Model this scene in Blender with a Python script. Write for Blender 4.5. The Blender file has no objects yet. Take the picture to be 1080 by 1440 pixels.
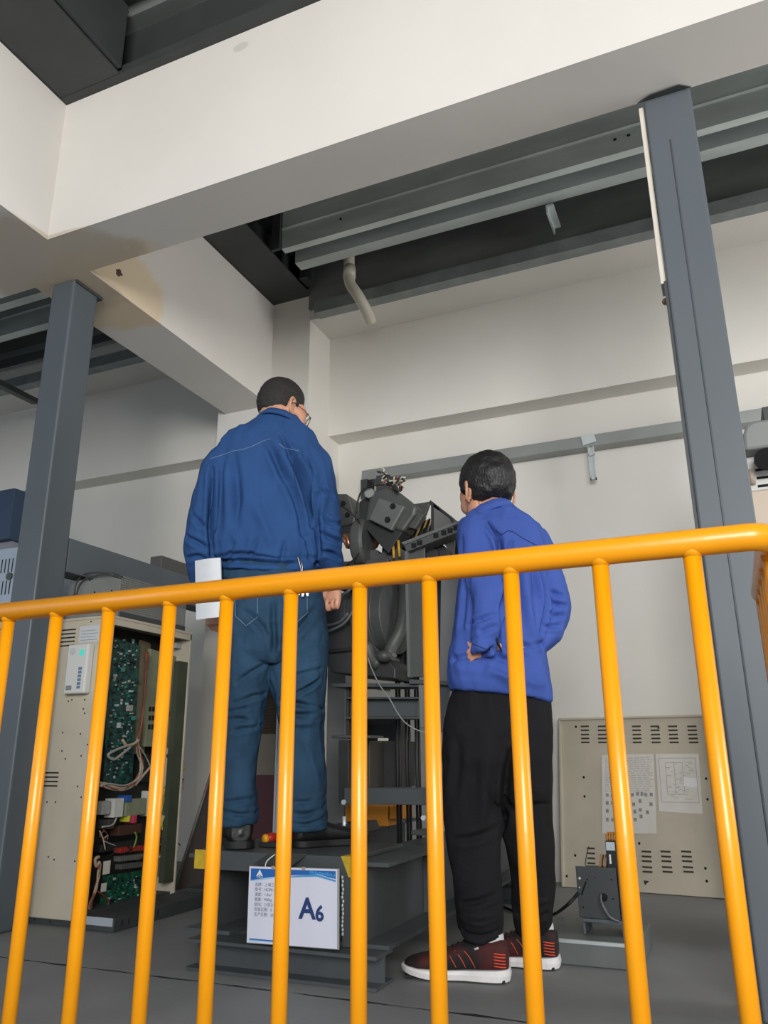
import bpy, bmesh, math, random
import numpy as np
from mathutils import Vector, Matrix, noise
from mathutils.bvhtree import BVHTree
random.seed(7)
PI = math.pi
SC = bpy.context.scene
COL = SC.collection

# ------------------------------------------------------------------ camera
CAMZ = 0.66
YAW, PITCH, ROLL, FPX = math.radians(23.166), math.radians(17.232), math.radians(-0.368), 1104.3
_cy, _sy, _cp, _sp = math.cos(YAW), math.sin(YAW), math.cos(PITCH), math.sin(PITCH)
FW = Vector((-_sy*_cp, _cy*_cp, _sp))
_r = Vector((_cy, _sy, 0)); _u = _r.cross(FW)
RT = math.cos(ROLL)*_r + math.sin(ROLL)*_u
UP = -math.sin(ROLL)*_r + math.cos(ROLL)*_u
cam_d = bpy.data.cameras.new('camera'); cam = bpy.data.objects.new('camera', cam_d); COL.objects.link(cam)
mw = Matrix.Identity(4)
for i in range(3):
    mw[i][0], mw[i][1], mw[i][2] = RT[i], UP[i], -FW[i]
mw[2][3] = CAMZ
cam.matrix_world = mw
cam_d.sensor_width = 36; cam_d.lens = FPX/1440*36; cam_d.clip_start = 0.05
SC.camera = cam

# ------------------------------------------------------------------ light and exposure
w = bpy.data.worlds.new('daylight'); SC.world = w; w.use_nodes = True
bg = w.node_tree.nodes['Background']; bg.inputs[1].default_value = 0.62
_n, _l = w.node_tree.nodes, w.node_tree.links     # overcast sky above the horizon, dull ground below
_tc = _n.new('ShaderNodeTexCoord'); _sx = _n.new('ShaderNodeSeparateXYZ'); _l.new(_tc.outputs['Generated'], _sx.inputs[0])
_rp = _n.new('ShaderNodeValToRGB'); _rp.color_ramp.elements[0].position = 0.48; _rp.color_ramp.elements[0].color = (0.16, 0.17, 0.18, 1)
_rp.color_ramp.elements[1].position = 0.52; _rp.color_ramp.elements[1].color = (0.72, 0.87, 1.0, 1)
_mr = _n.new('ShaderNodeMapRange'); _mr.inputs['From Min'].default_value = -1; _l.new(_sx.outputs['Z'], _mr.inputs['Value']); _l.new(_mr.outputs[0], _rp.inputs[0]); _l.new(_rp.outputs[0], bg.inputs[0])
def area(name, loc, target, sx, sy, power, col=(1, 1, 1)):
    d = bpy.data.lights.new(name, 'AREA'); d.shape = 'RECTANGLE'; d.size = sx; d.size_y = sy; d.energy = power; d.color = col
    o = bpy.data.objects.new(name, d); COL.objects.link(o); o.location = loc
    o.rotation_euler = (Vector(target)-Vector(loc)).to_track_quat('-Z', 'Y').to_euler()
    return o
area('window_light', (1.5, -3.2, 2.2), (-0.9, 3.6, 2.4), 2.6, 2.2, 368, (1.0, 0.985, 0.96))
area('side_fill_light', (4.4, 3.2, 2.0), (0.0, 3.6, 3.2), 1.6, 1.6, 110, (1.0, 0.985, 0.96))  # added fill brightening the purlins and right-hand wall; no known window here
area('left_fill_light', (-6.8, 0.2, 1.9), (-4.2, 4.6, 1.6), 1.8, 1.6, 22, (0.62, 0.78, 1.0))  # added cool fill that tints the left room bluish; no known window here
SC.view_settings.view_transform = 'Standard'; SC.view_settings.look = 'None'
SC.view_settings.gamma = 1; SC.view_settings.use_curve_mapping = False
SC.view_settings.exposure = 0.0

# ------------------------------------------------------------------ measuring helpers
CO = Vector((0, 0, CAMZ))
def ray(x, y):
    return RT*((x-540)/FPX) + UP*(-(y-720)/FPX) + FW
def at(x, y, X=None, Y=None, Z=None):
    d = ray(x, y)
    if Y is not None: t = Y/d.y
    elif X is not None: t = X/d.x
    else: t = (Z-CAMZ)/d.z
    return CO + d*t

# ------------------------------------------------------------------ materials
MATS = {}
def mat(name, col, rough=0.6, metal=0.0, var=0.0, vscale=8.0, bump=0.0, bscale=60.0, col2=None, spec=0.5, coat=0.0, stretch=None, emit=None, alpha=None, lo=0.35, hi=0.65, sheen=0.0):
    if name in MATS: return MATS[name]
    m = bpy.data.materials.new(name); m.use_nodes = True; nt = m.node_tree; N, L = nt.nodes, nt.links
    b = N['Principled BSDF']; b.inputs['Roughness'].default_value = rough; b.inputs['Metallic'].default_value = metal
    b.inputs['Specular IOR Level'].default_value = spec; b.inputs['Coat Weight'].default_value = coat
    if sheen: b.inputs['Sheen Weight'].default_value = sheen
    c = tuple(col)+(1,)
    b.inputs['Base Color'].default_value = c
    tc = N.new('ShaderNodeTexCoord'); mp = N.new('ShaderNodeMapping'); L.new(tc.outputs['Object'], mp.inputs[0])
    if stretch: mp.inputs['Scale'].default_value = stretch
    if var > 0 or col2:
        n = N.new('ShaderNodeTexNoise'); n.inputs['Scale'].default_value = vscale; n.inputs['Detail'].default_value = 5
        L.new(mp.outputs[0], n.inputs['Vector'])
        r = N.new('ShaderNodeValToRGB'); r.color_ramp.elements[0].position = lo; r.color_ramp.elements[1].position = hi
        if col2: r.color_ramp.elements[0].color = tuple(col2)+(1,); r.color_ramp.elements[1].color = c
        else:
            r.color_ramp.elements[0].color = tuple(v*(1-var) for v in col)+(1,)
            r.color_ramp.elements[1].color = tuple(min(1, v*(1+var*.6)) for v in col)+(1,)
        L.new(n.outputs['Fac'], r.inputs[0]); L.new(r.outputs[0], b.inputs['Base Color'])
    if bump > 0:
        n2 = N.new('ShaderNodeTexNoise'); n2.inputs['Scale'].default_value = bscale; n2.inputs['Detail'].default_value = 4
        L.new(mp.outputs[0], n2.inputs['Vector'])
        bp = N.new('ShaderNodeBump'); bp.inputs['Strength'].default_value = bump; bp.inputs['Distance'].default_value = 0.01
        L.new(n2.outputs['Fac'], bp.inputs['Height']); L.new(bp.outputs[0], b.inputs['Normal'])
    if emit: b.inputs['Emission Color'].default_value = tuple(emit[:3])+(1,); b.inputs['Emission Strength'].default_value = emit[3]
    MATS[name] = m
    return m
def srgb(r, g, b):
    f = lambda c: ((c/255+0.055)/1.055)**2.4 if c > 10 else c/255/12.92
    return (f(r), f(g), f(b))

# ------------------------------------------------------------------ object helpers
def props(o, label=None, cat=None, group=None, kind=None):
    if label: o['label'] = label
    if cat: o['category'] = cat
    if group: o['group'] = group
    if kind: o['kind'] = kind
    return o
def thing(name, label, cat, loc, group=None):
    o = bpy.data.objects.new(name, None); COL.objects.link(o); o.location = Vector(loc); o.empty_display_size = 0.05
    return props(o, label, cat, group)
def rootloc(p):
    v = Vector((0, 0, 0))
    while p is not None:
        v += p.location; p = p.parent
    return v
def obj(name, bm, m, parent=None, label=None, kind=None, smooth=False, bevel=0.0, seg=2):
    """link a bmesh given in world coordinates as one object; origin at the parent or at its own base centre"""
    if bevel > 0:
        bmesh.ops.remove_doubles(bm, verts=bm.verts, dist=1e-6)
    if parent is not None: o0 = rootloc(parent)
    else:
        xs = [v.co for v in bm.verts]
        o0 = Vector(((min(c.x for c in xs)+max(c.x for c in xs))/2, (min(c.y for c in xs)+max(c.y for c in xs))/2, min(c.z for c in xs)))
    bmesh.ops.translate(bm, verts=bm.verts, vec=-o0)
    bmesh.ops.recalc_face_normals(bm, faces=bm.faces)
    me = bpy.data.meshes.new(name); bm.to_mesh(me); bm.free()
    ms = m if isinstance(m, (list, tuple)) else [m]
    for x in ms: me.materials.append(x)
    if smooth:
        me.polygons.foreach_set('use_smooth', [True]*len(me.polygons))
    o = bpy.data.objects.new(name, me); COL.objects.link(o)
    if parent is not None: o.parent = parent
    else: o.location = o0
    if label: o['label'] = label
    if kind: o['kind'] = kind
    if bevel > 0:
        md = o.modifiers.new('bevel', 'BEVEL'); md.width = bevel; md.segments = seg; md.limit_method = 'ANGLE'; md.angle_limit = math.radians(40)
    return o
def B(): return bmesh.new()
def box(bm, x0, x1, y0, y1, z0, z1, mi=0):
    vs = [bm.verts.new((x, y, z)) for x in (x0, x1) for y in (y0, y1) for z in (z0, z1)]
    fs = []
    for f in ((0, 1, 3, 2), (4, 6, 7, 5), (0, 4, 5, 1), (2, 3, 7, 6), (0, 2, 6, 4), (1, 5, 7, 3)):
        q = bm.faces.new([vs[i] for i in f]); q.material_index = mi; fs.append(q)
    return vs
def obox(bm, c, ax, ay, az, hx, hy, hz, mi=0):
    """oriented box: centre, three unit axes, half sizes"""
    vs = box(bm, -hx, hx, -hy, hy, -hz, hz, mi)
    for v in vs: v.co = Vector(c) + ax*v.co.x + ay*v.co.y + az*v.co.z
    return vs
def prism(bm, pts, dirv, mi=0):
    """extrude a planar polygon of 3D points along dirv"""
    dirv = Vector(dirv); n = len(pts)
    a = [bm.verts.new(Vector(p)) for p in pts]; b = [bm.verts.new(Vector(p)+dirv) for p in pts]
    f1 = bm.faces.new(a[::-1]); f2 = bm.faces.new(b); f1.material_index = f2.material_index = mi
    for i in range(n):
        q = bm.faces.new((a[i], a[(i+1) % n], b[(i+1) % n], b[i])); q.material_index = mi
def frame(t):
    t = t.normalized(); a = Vector((0, 0, 1)) if abs(t.z) < 0.9 else Vector((1, 0, 0))
    u = t.cross(a).normalized(); v = u.cross(t).normalized()
    return u, v
def tube(bm, pts, r, n=10, caps=True, mi=0):
    """round tube with steady frame; r number or list"""
    pts = [Vector(p) for p in pts]; k = len(pts)
    rs = r if isinstance(r, (list, tuple)) else [r]*k
    rings = []; u = None
    for i, p in enumerate(pts):
        t = (pts[min(i+1, k-1)]-pts[max(i-1, 0)]).normalized()
        if u is None: u, v = frame(t)
        else:
            u = (u - t*u.dot(t)).normalized()
        v = t.cross(u)
        rings.append([bm.verts.new(p + (u*math.cos(2*PI*j/n)+v*math.sin(2*PI*j/n))*rs[i]) for j in range(n)])
    for a, b in zip(rings, rings[1:]):
        for j in range(n):
            q = bm.faces.new((a[j], a[(j+1) % n], b[(j+1) % n], b[j])); q.material_index = mi
    if caps:
        f = bm.faces.new(rings[0][::-1]); f.material_index = mi; f = bm.faces.new(rings[-1]); f.material_index = mi
def cyl(bm, a, b, r, n=20, mi=0): tube(bm, [a, b], r, n, True, mi)
def rings_loft(bm, rings, caps=True, mi=0):
    rv = [[bm.verts.new(p) for p in r] for r in rings]; n = len(rv[0])
    for a, b in zip(rv, rv[1:]):
        for j in range(n):
            q = bm.faces.new((a[j], a[(j+1) % n], b[(j+1) % n], b[j])); q.material_index = mi
    if caps:
        f = bm.faces.new(rv[0][::-1]); f.material_index = mi; f = bm.faces.new(rv[-1]); f.material_index = mi
def ellring(c, u, v, ru, rv, n=24, e=2.0):
    out = []
    for j in range(n):
        t = 2*PI*j/n; cs, sn = math.cos(t), math.sin(t)
        out.append(Vector(c) + u*(ru*math.copysign(abs(cs)**(2/e), cs)) + v*(rv*math.copysign(abs(sn)**(2/e), sn)))
    return out
def ellipsoid(bm, c, ax, ay, az, rx, ry, rz, nu=20, nv=14, mi=0):
    c = Vector(c); rings = []
    for i in range(1, nv):
        th = PI*i/nv
        rings.append([c + ax*(rx*math.sin(th)*math.cos(2*PI*j/nu)) + ay*(ry*math.sin(th)*math.sin(2*PI*j/nu)) + az*(rz*math.cos(th)) for j in range(nu)])
    rv = [[bm.verts.new(p) for p in r] for r in rings]
    for a, b in zip(rv, rv[1:]):
        for j in range(nu):
            q = bm.faces.new((a[j], b[j], b[(j+1) % nu], a[(j+1) % nu])); q.material_index = mi
    t = bm.verts.new(c+az*rz); d = bm.verts.new(c-az*rz)
    for j in range(nu):
        q = bm.faces.new((t, rv[0][j], rv[0][(j+1) % nu])); q.material_index = mi
        q = bm.faces.new((d, rv[-1][(j+1) % nu], rv[-1][j])); q.material_index = mi
def smoothpath(pts, k=6):
    """Catmull-Rom through points"""
    pts = [Vector(p) for p in pts]; out = []
    P = [pts[0]*2-pts[1]] + pts + [pts[-1]*2-pts[-2]]
    for i in range(1, len(P)-2):
        for s in range(k):
            t = s/k; a, b, c, d = P[i-1], P[i], P[i+1], P[i+2]
            out.append(0.5*((2*b)+(c-a)*t+(2*a-5*b+4*c-d)*t*t+(3*b-a-3*c+d)*t**3))
    out.append(pts[-1]); return out
def text_bm(s, size, origin, ax, ay, depth=0.0008, bold=0.0):
    """text as mesh, lying in the plane of ax (reading direction) and ay (up), proud by depth"""
    c = bpy.data.curves.new('txt', 'FONT'); c.body = s; c.size = size; c.extrude = depth; c.offset = bold; c.resolution_u = 3
    o = bpy.data.objects.new('txt', c); COL.objects.link(o)
    dg = bpy.context.evaluated_depsgraph_get(); dg.update()
    me = bpy.data.meshes.new_from_object(o.evaluated_get(dg))
    bm = bmesh.new(); bm.from_mesh(me); az = ax.cross(ay)
    for v in bm.verts: v.co = Vector(origin)+ax*v.co.x+ay*v.co.y+az*v.co.z
    bpy.data.objects.remove(o); bpy.data.curves.remove(c); bpy.data.meshes.remove(me)
    return bm
def merge(dst, src):
    me = bpy.data.meshes.new('tmp'); src.to_mesh(me); src.free(); dst.from_mesh(me); bpy.data.meshes.remove(me)
EX, EY, EZ = Vector((1, 0, 0)), Vector((0, 1, 0)), Vector((0, 0, 1))

M_white = mat('white_plaster', srgb(221, 218, 211), 0.85, var=0.035, vscale=1.6, bump=0.12, bscale=9, spec=0.2)
M_steel = mat('grey_steel_paint', srgb(84, 91, 97), 0.5, var=0.10, vscale=3.5, bump=0.04, bscale=30, stretch=(1, 1, 0.25))
M_dsteel = mat('dark_steel_paint', srgb(60, 63, 64), 0.55, var=0.12, vscale=5, bump=0.05, bscale=40)
M_galv = mat('galvanised_steel', srgb(206, 214, 214), 0.36, metal=0.35, var=0.16, vscale=7, bump=0.02, bscale=20, stretch=(0.25, 1, 1))
M_deck = mat('dark_deck', srgb(128, 132, 130), 0.5, metal=0.3, var=0.25, vscale=4, stretch=(0.3, 1, 1))
M_yellow = mat('yellow_rail_paint', srgb(228, 148, 0), 0.34, var=0.035, vscale=14, bump=0.03, bscale=50, coat=0.15)
M_black = mat('black_rubber', srgb(20, 20, 21), 0.6)
M_hole = mat('dark_hole', srgb(12, 12, 13), 0.9)
M_cream = mat('cream_cabinet_paint', srgb(190, 181, 163), 0.55, var=0.07, vscale=5, bump=0.02, bscale=30)
M_paper = mat('paper_white', srgb(226, 226, 226), 0.6, var=0.02)
# ================================================================== the room
# floor: dark sheets laid with a ragged open joint
def ragged(x0, x1, y, seed, amp=0.008, n=260):
    return [(x0+(x1-x0)*i/n, y + noise.noise(Vector((x0+(x1-x0)*i/n*9, seed, 0)))*amp + noise.noise(Vector((i*1.7, seed, 3)))*amp*.8) for i in range(n+1)]
M_floor = mat('dark_floor_paint', srgb(126, 126, 126), 0.62, var=0.16, vscale=2.4, bump=0.10, bscale=45, lo=0.3, hi=0.72)
M_gap = mat('floor_gap_black', srgb(20, 20, 20), 0.9)
bm = B(); box(bm, -8, 4.2, -3, 4.8, -0.08, -0.012); fl = obj('floor', bm, M_gap, kind='structure')
YJ = 2.284
xcuts = [-8, -5.1, 4.2]
def sheet(x0, x1, ya, yb, s1, s2, ra=True, rb=True):
    bm = B()
    lo = ragged(x0, x1, ya, s1) if ra else [(x0, ya), (x1, ya)]
    hi = ragged(x0, x1, yb, s2) if rb else [(x0, yb), (x1, yb)]
    pts = [Vector((x, y, -0.012)) for x, y in lo] + [Vector((x, y, -0.012)) for x, y in reversed(hi)]
    prism(bm, pts, (0, 0, 0.012))
    for f in bm.faces:
        f.normal_update()
        if abs(f.normal.z) < .5: f.material_index = 1
    return obj('floor_sheet', bm, [M_floor, M_gap], fl)
sheet(-8, 4.2, -3, YJ-0.005, 1, 2, False, True)
sheet(-8, 4.2, YJ+0.005, 4.66, 3, 1, True, False)

M_wallb = M_white
YW, YF, YS = 4.65, 4.485, 4.19
bm = B(); box(bm, -8, 4.2, YW, YW+0.2, -0.02, 4.2); obj('wall_back', bm, M_wallb, kind='structure')
bm = B(); box(bm, -8.15, -8, -3, 4.8, -0.02, 4.2); obj('wall_left', bm, M_wallb, kind='structure')
bm = B(); box(bm, -8, 4.2, YF, YW+0.05, 2.775, 3.53); obj('trim_1', bm, M_white, kind='structure', label='white beam face standing proud of the back wall')
bm = B(); box(bm, -8, 4.2, YS, YW+0.05, 3.525, 3.74); obj('trim_2', bm, M_white, kind='structure', label='edge of the upper slab above the back wall')
bm = B(); box(bm, -3.05, -2.335, YS-0.003, YW+0.05, -0.01, 3.735); obj('wall_corner', bm, M_white, kind='structure', label='white pilaster where the left beam meets the back wall')
ZB, ZT = 2.94, 3.71
# stained patches on the concrete where the beams meet
def stained(name, base, spots):
    m = mat(name, base, 0.85, var=0.03, vscale=1.6, bump=0.12, bscale=9, spec=0.2)
    nt = m.node_tree; N, L = nt.nodes, nt.links; b = N['Principled BSDF']; src = b.inputs['Base Color'].links[0].from_socket
    geo = N.new('ShaderNodeNewGeometry'); nz = N.new('ShaderNodeTexNoise'); nz.inputs['Scale'].default_value = 5; nz.inputs['Detail'].default_value = 6
    L.new(geo.outputs['Position'], nz.inputs['Vector'])
    for (c, s, colr, strength, wob) in spots:
        sub = N.new('ShaderNodeVectorMath'); sub.operation = 'SUBTRACT'; L.new(geo.outputs['Position'], sub.inputs[0]); sub.inputs[1].default_value = c
        sc = N.new('ShaderNodeVectorMath'); sc.operation = 'MULTIPLY'; L.new(sub.outputs[0], sc.inputs[0]); sc.inputs[1].default_value = s
        ln = N.new('ShaderNodeVectorMath'); ln.operation = 'LENGTH'; L.new(sc.outputs[0], ln.inputs[0])
        ad = N.new('ShaderNodeMath'); ad.operation = 'MULTIPLY_ADD'; L.new(nz.outputs['Fac'], ad.inputs[0]); ad.inputs[1].default_value = wob; L.new(ln.outputs['Value'], ad.inputs[2])
        rp = N.new('ShaderNodeMapRange'); rp.inputs['From Min'].default_value = 1.25+wob*.5; rp.inputs['From Max'].default_value = 1.0+wob*.5; rp.inputs['To Max'].default_value = strength
        L.new(ad.outputs[0], rp.inputs['Value'])
        mx = N.new('ShaderNodeMix'); mx.data_type = 'RGBA'; L.new(rp.outputs[0], mx.inputs['Factor']); L.new(src, mx.inputs['A']); mx.inputs['B'].default_value = colr+(1,)
        src = mx.outputs['Result']
    L.new(src, b.inputs['Base Color'])
    return m
tan = srgb(222, 203, 174)
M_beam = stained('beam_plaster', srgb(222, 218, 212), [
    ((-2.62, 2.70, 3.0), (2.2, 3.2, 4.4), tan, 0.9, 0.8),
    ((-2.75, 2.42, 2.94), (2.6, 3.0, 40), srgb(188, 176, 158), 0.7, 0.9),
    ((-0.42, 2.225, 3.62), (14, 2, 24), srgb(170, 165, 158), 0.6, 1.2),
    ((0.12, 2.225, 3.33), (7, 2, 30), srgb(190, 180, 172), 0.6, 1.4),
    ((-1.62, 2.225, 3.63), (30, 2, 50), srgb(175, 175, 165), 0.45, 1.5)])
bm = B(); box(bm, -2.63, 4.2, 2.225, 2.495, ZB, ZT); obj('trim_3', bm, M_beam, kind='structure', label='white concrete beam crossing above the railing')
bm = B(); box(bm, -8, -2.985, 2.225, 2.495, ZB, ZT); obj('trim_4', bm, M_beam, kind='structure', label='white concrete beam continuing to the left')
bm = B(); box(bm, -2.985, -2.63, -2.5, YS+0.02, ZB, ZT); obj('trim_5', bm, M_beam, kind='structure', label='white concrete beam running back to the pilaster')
# small broken spot with a stub in the stained plaster
bm = B()
p0 = at(167, 385, X=-2.63)
for k in range(14):
    a = random.random()*2*PI; r = random.random()*0.022
    c = p0 + Vector((0.001, math.cos(a)*r, math.sin(a)*r*1.2)); s = 0.006+random.random()*0.007
    ellipsoid(bm, c, EX, EY, EZ, 0.004, s, s, 7, 5)
props(obj('plaster_hole', bm, mat('hole_brown', srgb(96, 80, 66), 0.9, var=.3, vscale=80), smooth=True), 'small broken hole in the tan stained patch of the left beam', 'hole')

# ceiling: ribbed dark deck
bm = B()
y = -2.6; z0 = 4.12
prof = []
while y < 4.7:
    prof += [(y, z0), (y+0.13, z0), (y+0.155, z0+0.05), (y+0.205, z0+0.05)]
    y += 0.23
top = [bm.verts.new((-8, a, b)) for a, b in prof]; tp2 = [bm.verts.new((4.2, a, b)) for a, b in prof]
for i in range(len(prof)-1): bm.faces.new((top[i], top[i+1], tp2[i+1], tp2[i]))
a = bm.verts.new((-8, 4.8, 4.22)); b_ = bm.verts.new((4.2, 4.8, 4.22)); c = bm.verts.new((4.2, -2.7, 4.22)); d = bm.verts.new((-8, -2.7, 4.22))
bm.faces.new((a, b_, c, d)); bm.faces.new((top[-1], a, b_, tp2[-1])); bm.faces.new((top[0], tp2[0], c, d))
obj('ceiling', bm, M_deck, kind='structure')

# steel I-beam (along Y) over the left concrete beam
def ibeam_y(name, x0, x1, y0, y1, z0, z1, m, parent=None, tf=0.012, tw=0.009, label=None, bev=0.002):
    bm = B(); xc = (x0+x1)/2
    pr = [(x0, z0), (x1, z0), (x1, z0+tf), (xc+tw/2, z0+tf), (xc+tw/2, z1-tf), (x1, z1-tf), (x1, z1), (x0, z1), (x0, z1-tf), (xc-tw/2, z1-tf), (xc-tw/2, z0+tf), (x0, z0+tf)]
    prism(bm, [(a, y0, b) for a, b in pr], (0, y1-y0, 0)); return obj(name, bm, m, parent, label)
def ibeam_x(name, x0, x1, y0, y1, z0, z1, m, parent=None, tf=0.012, tw=0.009, label=None):
    bm = B(); yc = (y0+y1)/2
    pr = [(y0, z0), (y1, z0), (y1, z0+tf), (yc+tw/2, z0+tf), (yc+tw/2, z1-tf), (y1, z1-tf), (y1, z1), (y0, z1), (y0, z1-tf), (yc-tw/2, z1-tf), (yc-tw/2, z0+tf), (y0, z0+tf)]
    prism(bm, [(x0, a, b) for a, b in pr], (x1-x0, 0, 0)); return obj(name, bm, m, parent, label)
o = ibeam_y('steel_beam', -2.75, -2.27, -2.5, 2.2, 3.715, 4.115, M_dsteel); props(o, 'dark steel beam over the left concrete beam, in front of the crossing beam', 'beam')
o = ibeam_y('steel_beam', -2.75, -2.33, 2.5, YS+.3, 3.715, 4.115, M_dsteel); props(o, 'dark steel beam behind the crossing beam, carrying the purlin ends', 'beam')
bm = B(); box(bm, -2.63, 4.2, 2.185, 2.50, 3.712, 3.76); box(bm, -2.63, 4.2, 2.30, 2.31, 3.76, 4.11)
o = obj('steel_beam', bm, M_dsteel); props(o, 'dark steel edge beam lying on the white crossing beam', 'beam')
# front bay joists seen in the top left corner
bm = B(); box(bm, -2.268, -2.245, -2.5, 2.17, 3.73, 4.1)
o = obj('steel_channel', bm, M_dsteel); props(o, 'dark steel channel beside the front steel beam in the top left corner', 'channel')

def purlin(label, x0, x1, yw, z0, z1, lip, fl_, m=M_galv, group=None):
    bm = B(); t = 0.004
    box(bm, x0, x1, yw, yw+t, z0, z1)                 # web
    box(bm, x0, x1, yw, yw+fl_, z0-t, z0)             # bottom flange
    box(bm, x0, x1, yw+fl_-t, yw+fl_, z0, z0+lip)
    box(bm, x0, x1, yw-fl_, yw, z1, z1+t)             # top flange
    tube(bm, [(x0, yw, z0+(z1-z0)*.45), (x1, yw, z0+(z1-z0)*.45)], 0.010, 6)   # rolled stiffening bead
    o = obj('purlin', bm, m); props(o, label, 'purlin', group); return o
x0 = -2.26
pn = purlin('galvanised purlin nearest the white crossing beam, with small bolt holes', x0, 4.2, 3.66, 3.73, 4.05, 0.02, 0.05)
purlin('galvanised purlin with a bright lower flange, second from the crossing beam', x0, 4.2, 3.832, 3.735, 4.05, 0.02, 0.085)
# bolt holes on the first purlin
for px, py in ((479, 308), (865, 196), (884, 190)):
    bm = B(); p = at(px, py, Y=3.657); ellipsoid(bm, p, EX, EY, EZ, 0.009, 0.004, 0.008, 10, 6); obj('bolt_hole', bm, M_hole, pn, smooth=True)
bm = B(); box(bm, x0, 4.2, YS-0.085, YS, 3.515, 3.521); box(bm, x0, 4.2, YS-0.085, YS-0.079, 3.521, 3.60); box(bm, -2.34, 4.2, YS-.02, YS, 3.6, 4.1, 1)
o = obj('edge_angle', bm, [mat('dull_steel', srgb(140, 146, 146), 0.45, metal=.3, var=.15), M_deck]); props(o, 'grey steel angle along the edge of the upper slab', 'steel angle')
bm = B(); box(bm, -0.635, -0.59, 3.90, 4.12, 3.70, 3.712); box(bm, -0.635, -0.625, 3.90, 4.12, 3.66, 3.70)
o = obj('steel_strut', bm, M_galv); props(o, 'short galvanised strut between the second purlin and the slab edge angle', 'strut')
# purlins of the left bay
for i, (yw, lab) in enumerate(((3.40, 'nearest galvanised purlin seen left of the left column'), (3.72, 'farther galvanised purlin seen left of the left column'))):
    purlin(lab, -8, -3.0, yw, 3.72, 4.05, 0.02, 0.07)
bm = B(); box(bm, -8, -3.05, YS-0.085, YS, 3.515, 3.521); box(bm, -8, -3.05, YS-0.085, YS-0.079, 3.521, 3.60)
o = obj('edge_angle', bm, mat('dull_steel', (0, 0, 0))); props(o, 'grey steel angle at the slab edge left of the left column', 'steel angle')
a_, b_ = at(0, 540, Y=3.6), at(50, 565, Y=4.15)
bm = B(); d_ = (b_-a_); a_ = a_ - d_*2; dn = d_.normalized(); u, v = frame(dn)
obox(bm, (a_+b_)/2, dn, u, v, (b_-a_).length/2, 0.03, 0.02)
o = obj('steel_brace', bm, M_dsteel); props(o, 'thin dark brace below the purlins at the left edge', 'brace')
# gusset hardware in the dark corner above the pilaster
bm = B(); prism(bm, [(-2.325, 4.0, 3.735), (-2.325, 4.10, 3.735), (-2.325, 4.10, 4.05), (-2.325, 4.05, 4.05)], (0.06, 0, 0))
o = obj('steel_gusset', bm, M_dsteel); props(o, 'dark gusset plate in the corner above the pilaster', 'bracket')
bm = B(); box(bm, -2.325, -2.265, 3.64, 3.66, 3.72, 4.08)
o = obj('end_cleat', bm, M_dsteel); props(o, 'dark cleat plate at the left end of the nearest purlin', 'bracket')
# PVC pipe
bm = B(); pth = smoothpath([Vector((at(491, 366, Y=4.0).x, 4.0, 4.125)), at(491, 366, Y=4.0), at(492, 380, Y=4.0), at(492, 398, Y=3.97), at(503, 415, Y=3.97), at(515, 436, Y=4.05), at(522, 452, Y=4.14)], 5)
tube(bm, pth, 0.036, 16); tube(bm, [pth[8], pth[13]], 0.041, 16)
o = obj('drain_pipe', bm, mat('pvc_cream', srgb(205, 200, 184), 0.45, var=.06), smooth=True); props(o, 'short bent cream plastic drain pipe going into the slab edge', 'pipe')

# columns
bm = B(); box(bm, -2.886, -2.740, 2.51, 2.675, 0, ZB-0.002)
lc = obj('steel_column', bm, M_steel, bevel=0.012, seg=3); props(lc, 'grey painted steel column at the left under the beam junction', 'column')
bm = B(); box(bm, -2.80, -2.733, 2.52, 2.70, ZB-0.02, ZB-0.004); obj('cap_plate', bm, M_dsteel, lc)
rc = thing('steel_column', 'grey painted steel column at the right with a white conduit strip', 'column', (0.055, 2.57, 0))
bm = B(); box(bm, -0.024, 0.136, 2.491, 2.65, 0, ZB-0.002); obj('shaft', bm, M_steel, rc, bevel=0.008, seg=3)
bm = B(); tube(bm, [(0.048, 2.491, 0), (0.048, 2.491, ZB-0.2)], 0.0035, 6); obj('weld_seam', bm, M_steel, rc, smooth=True)
bm = B(); box(bm, -0.044, -0.026, 2.515, 2.60, 2.19, ZB-0.004); obj('conduit_strip', bm, mat('conduit_white', srgb(216, 208, 196), .5, var=.05), rc, bevel=.002)
bm = B(); ellipsoid(bm, at(936, 424, Y=2.55), EX, EY, EZ, .012, .015, .012, 10, 8); obj('conduit_stub', bm, mat('rusty', srgb(150, 120, 90), .8, var=.3, vscale=60), rc, smooth=True)
bm = B(); box(bm, -0.034, -0.0225, 2.50, 2.64, 0, 2.19); obj('edge_strip', bm, M_dsteel, rc)
bm = B(); prism(bm, [(-0.045, 2.488, ZB-.006), (0.14, 2.488, ZB-.006), (0.10, 2.46, ZB-.006), (0.0, 2.466, ZB-.006)], (0, 0, .004)); obj('cap_smear', bm, M_dsteel, rc)

# heavy steel beam behind the left column
bm = B(); box(bm, -2.86, -2.745, 2.68, YW-.01, 1.48, 1.642)
o = obj('steel_beam', bm, M_steel, bevel=.004); props(o, 'grey box beam running from the left column back to the wall', 'beam')
bm = B(); p = at(232, 800, X=-2.76); q = at(262, 808, X=-2.76); box(bm, -2.84, -2.76, 3.36, 3.60, 1.643, 1.715)
o = obj('junction_box', bm, mat('box_dark', srgb(78, 76, 74), .5), bevel=.004); props(o, 'small dark box lying on the grey beam behind the taller person', 'box')
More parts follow.
